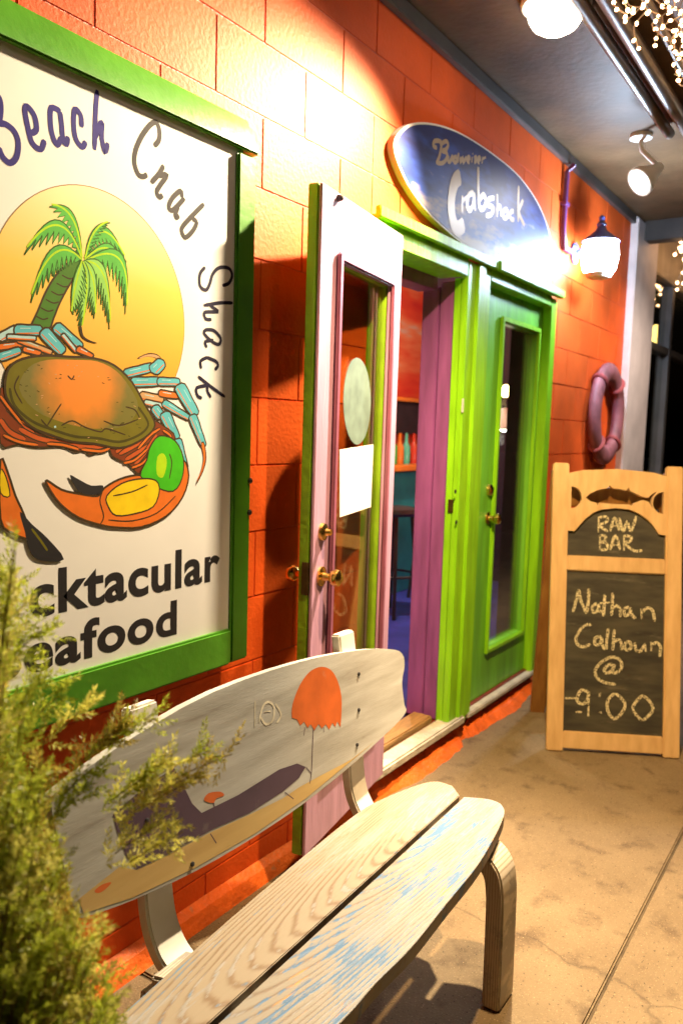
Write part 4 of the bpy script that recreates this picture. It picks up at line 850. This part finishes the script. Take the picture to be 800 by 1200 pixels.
# ------------------------------------------------------------------ juniper bush beside the bench
bush = thing('juniper_bush', 'feathery yellow green juniper bush at left in front of the bench', 'bush', (.34, -.92, 0))
def at(u, v, d): return EYE + ray(u, v)*d
root = Vector((.34, -.92, 0))
targets = []
rnd = random.Random(11)
def inside(u, v):
    if v < 590: return False
    lim = -8+(v-600)*.3 if v < 640 else (20 if v < 800 else (34 if v < 860 else (55+(v-860)*.05 if v < 960 else 55+(v-960)*.40)))
    return u < lim
while len(targets) < 520:
    u = rnd.uniform(-190, 190); v = rnd.uniform(590, 1330)
    if inside(u, v): targets.append((u, v, rnd.uniform(.74, 1.02)))
extras = [(70, 815, .92), (105, 825, .95), (150, 842, .97), (178, 838, .97), (130, 862, .95), (200, 890, .95), (245, 880, .98), (272, 884, .98), (235, 905, .96), (180, 905, .94), (190, 965, .93), (215, 975, .94), (60, 790, .92), (40, 700, .92), (48, 740, .9), (110, 900, .92), (95, 930, .9), (215, 920, .95)]
targets += extras
while len(targets) < 690:
    u = rnd.uniform(-60, 170); v = rnd.uniform(930, 1330)
    if inside(u+10, v): targets.append((u, v, rnd.uniform(.74, .95)))
stems = MB(); lv = []; lf = []; lc = []
def needle(p, d, L, w, c):
    side = d.cross(Vector((rnd.uniform(-1, 1), rnd.uniform(-1, 1), rnd.uniform(-1, 1)))).normalized()*w
    k = len(lv); lv.extend([p-side*.6, p+d*L*.45+side, p+d*L, p+d*L*.45-side]); lf.append((k, k+1, k+2, k+3)); lc.append(c)
def sprig(p, d, L, c):
    n = int(L/.0022); q = p.copy(); dd = d.copy()
    for i in range(n):
        dd = (dd+Vector((rnd.uniform(-1, 1), rnd.uniform(-1, 1), rnd.uniform(-1, 1)))*.10).normalized(); q = q+dd*(L/n)
        o = Vector((rnd.uniform(-1, 1), rnd.uniform(-1, 1), rnd.uniform(-1, 1))); o = (o-dd*o.dot(dd)).normalized()
        f = 1-.45*i/n
        for sg in (1, -1): needle(q, (dd*.75+o*sg*.8).normalized(), rnd.uniform(.007, .013)*f, .00105, c*rnd.uniform(.75, 1.25))
    needle(q, dd, .009, .001, c)
for (u, v, d) in targets:
    ext = (u, v, d) in extras; tip = at(u, v, d); b0 = at(min(u-120, 20), v+150, d-.03) if ext else root+Vector((rnd.uniform(-.09, .09), rnd.uniform(-.08, .08), 0))
    zc = rnd.uniform(.35, .65)*tip.z
    mid = (b0+tip)*.5+Vector((0, 0, .03)) if ext else Vector((root.x+(tip.x-root.x)*.45, root.y+(tip.y-root.y)*.45, zc+.2*tip.z))
    pts = [((1-t)**2)*b0+2*t*(1-t)*mid+t*t*tip for t in [i/12 for i in range(13)]]
    stems.tube(pts[8 if ext else 3:], .0009 if ext else .003, 5, .0006)
    tint = rnd.choice([0, 0, 0, 0, 1, 2])
    base = rnd.uniform(.75, 1.2)
    for i in range(8 if ext else 7, 13):
        for j in range(3 if ext else 5):
            ax = (pts[i]-pts[i-1]).normalized()
            dd = (ax*.8+Vector((rnd.uniform(-1, 1), rnd.uniform(-1, 1), rnd.uniform(-.8, 1)))*.75).normalized()
            f = rnd.random(); p0 = pts[i-1].lerp(pts[i], f)
            sprig(p0, dd, rnd.uniform(.018, .042), Vector((.42, .49, .05))*base if tint == 0 else (Vector((.66, .64, .14))*base if tint == 1 else Vector((.40, .33, .06))*base))
stems.build('stems', mat('juniper_bark', (.24, .17, .06), .8, .3, 40), bush)
me = bpy.data.meshes.new('foliage'); me.from_pydata([p-bush.location for p in lv], [], lf)
ca = me.color_attributes.new('tint', 'FLOAT_COLOR', 'CORNER')
buf = []
for c in lc: buf += [c.x, c.y, c.z, 1.0]*4
ca.data.foreach_set('color', buf)
ml = bpy.data.materials.new('juniper_needles'); ml.use_nodes = True; t = ml.node_tree; N_ = t.nodes
at_ = N_.new('ShaderNodeAttribute'); at_.attribute_name = 'tint'; b = N_['Principled BSDF']; b.inputs['Roughness'].default_value = .5; t.links.new(at_.outputs[0], b.inputs['Base Color'])
tl = N_.new('ShaderNodeBsdfTranslucent'); t.links.new(at_.outputs[0], tl.inputs[0]); mxs = N_.new('ShaderNodeMixShader'); mxs.inputs[0].default_value = .5
t.links.new(b.outputs[0], mxs.inputs[1]); t.links.new(tl.outputs[0], mxs.inputs[2]); t.links.new(mxs.outputs[0], N_['Material Output'].inputs[0])
me.materials.append(ml); fo = bpy.data.objects.new('foliage', me); COL.objects.link(fo); fo.parent = bush
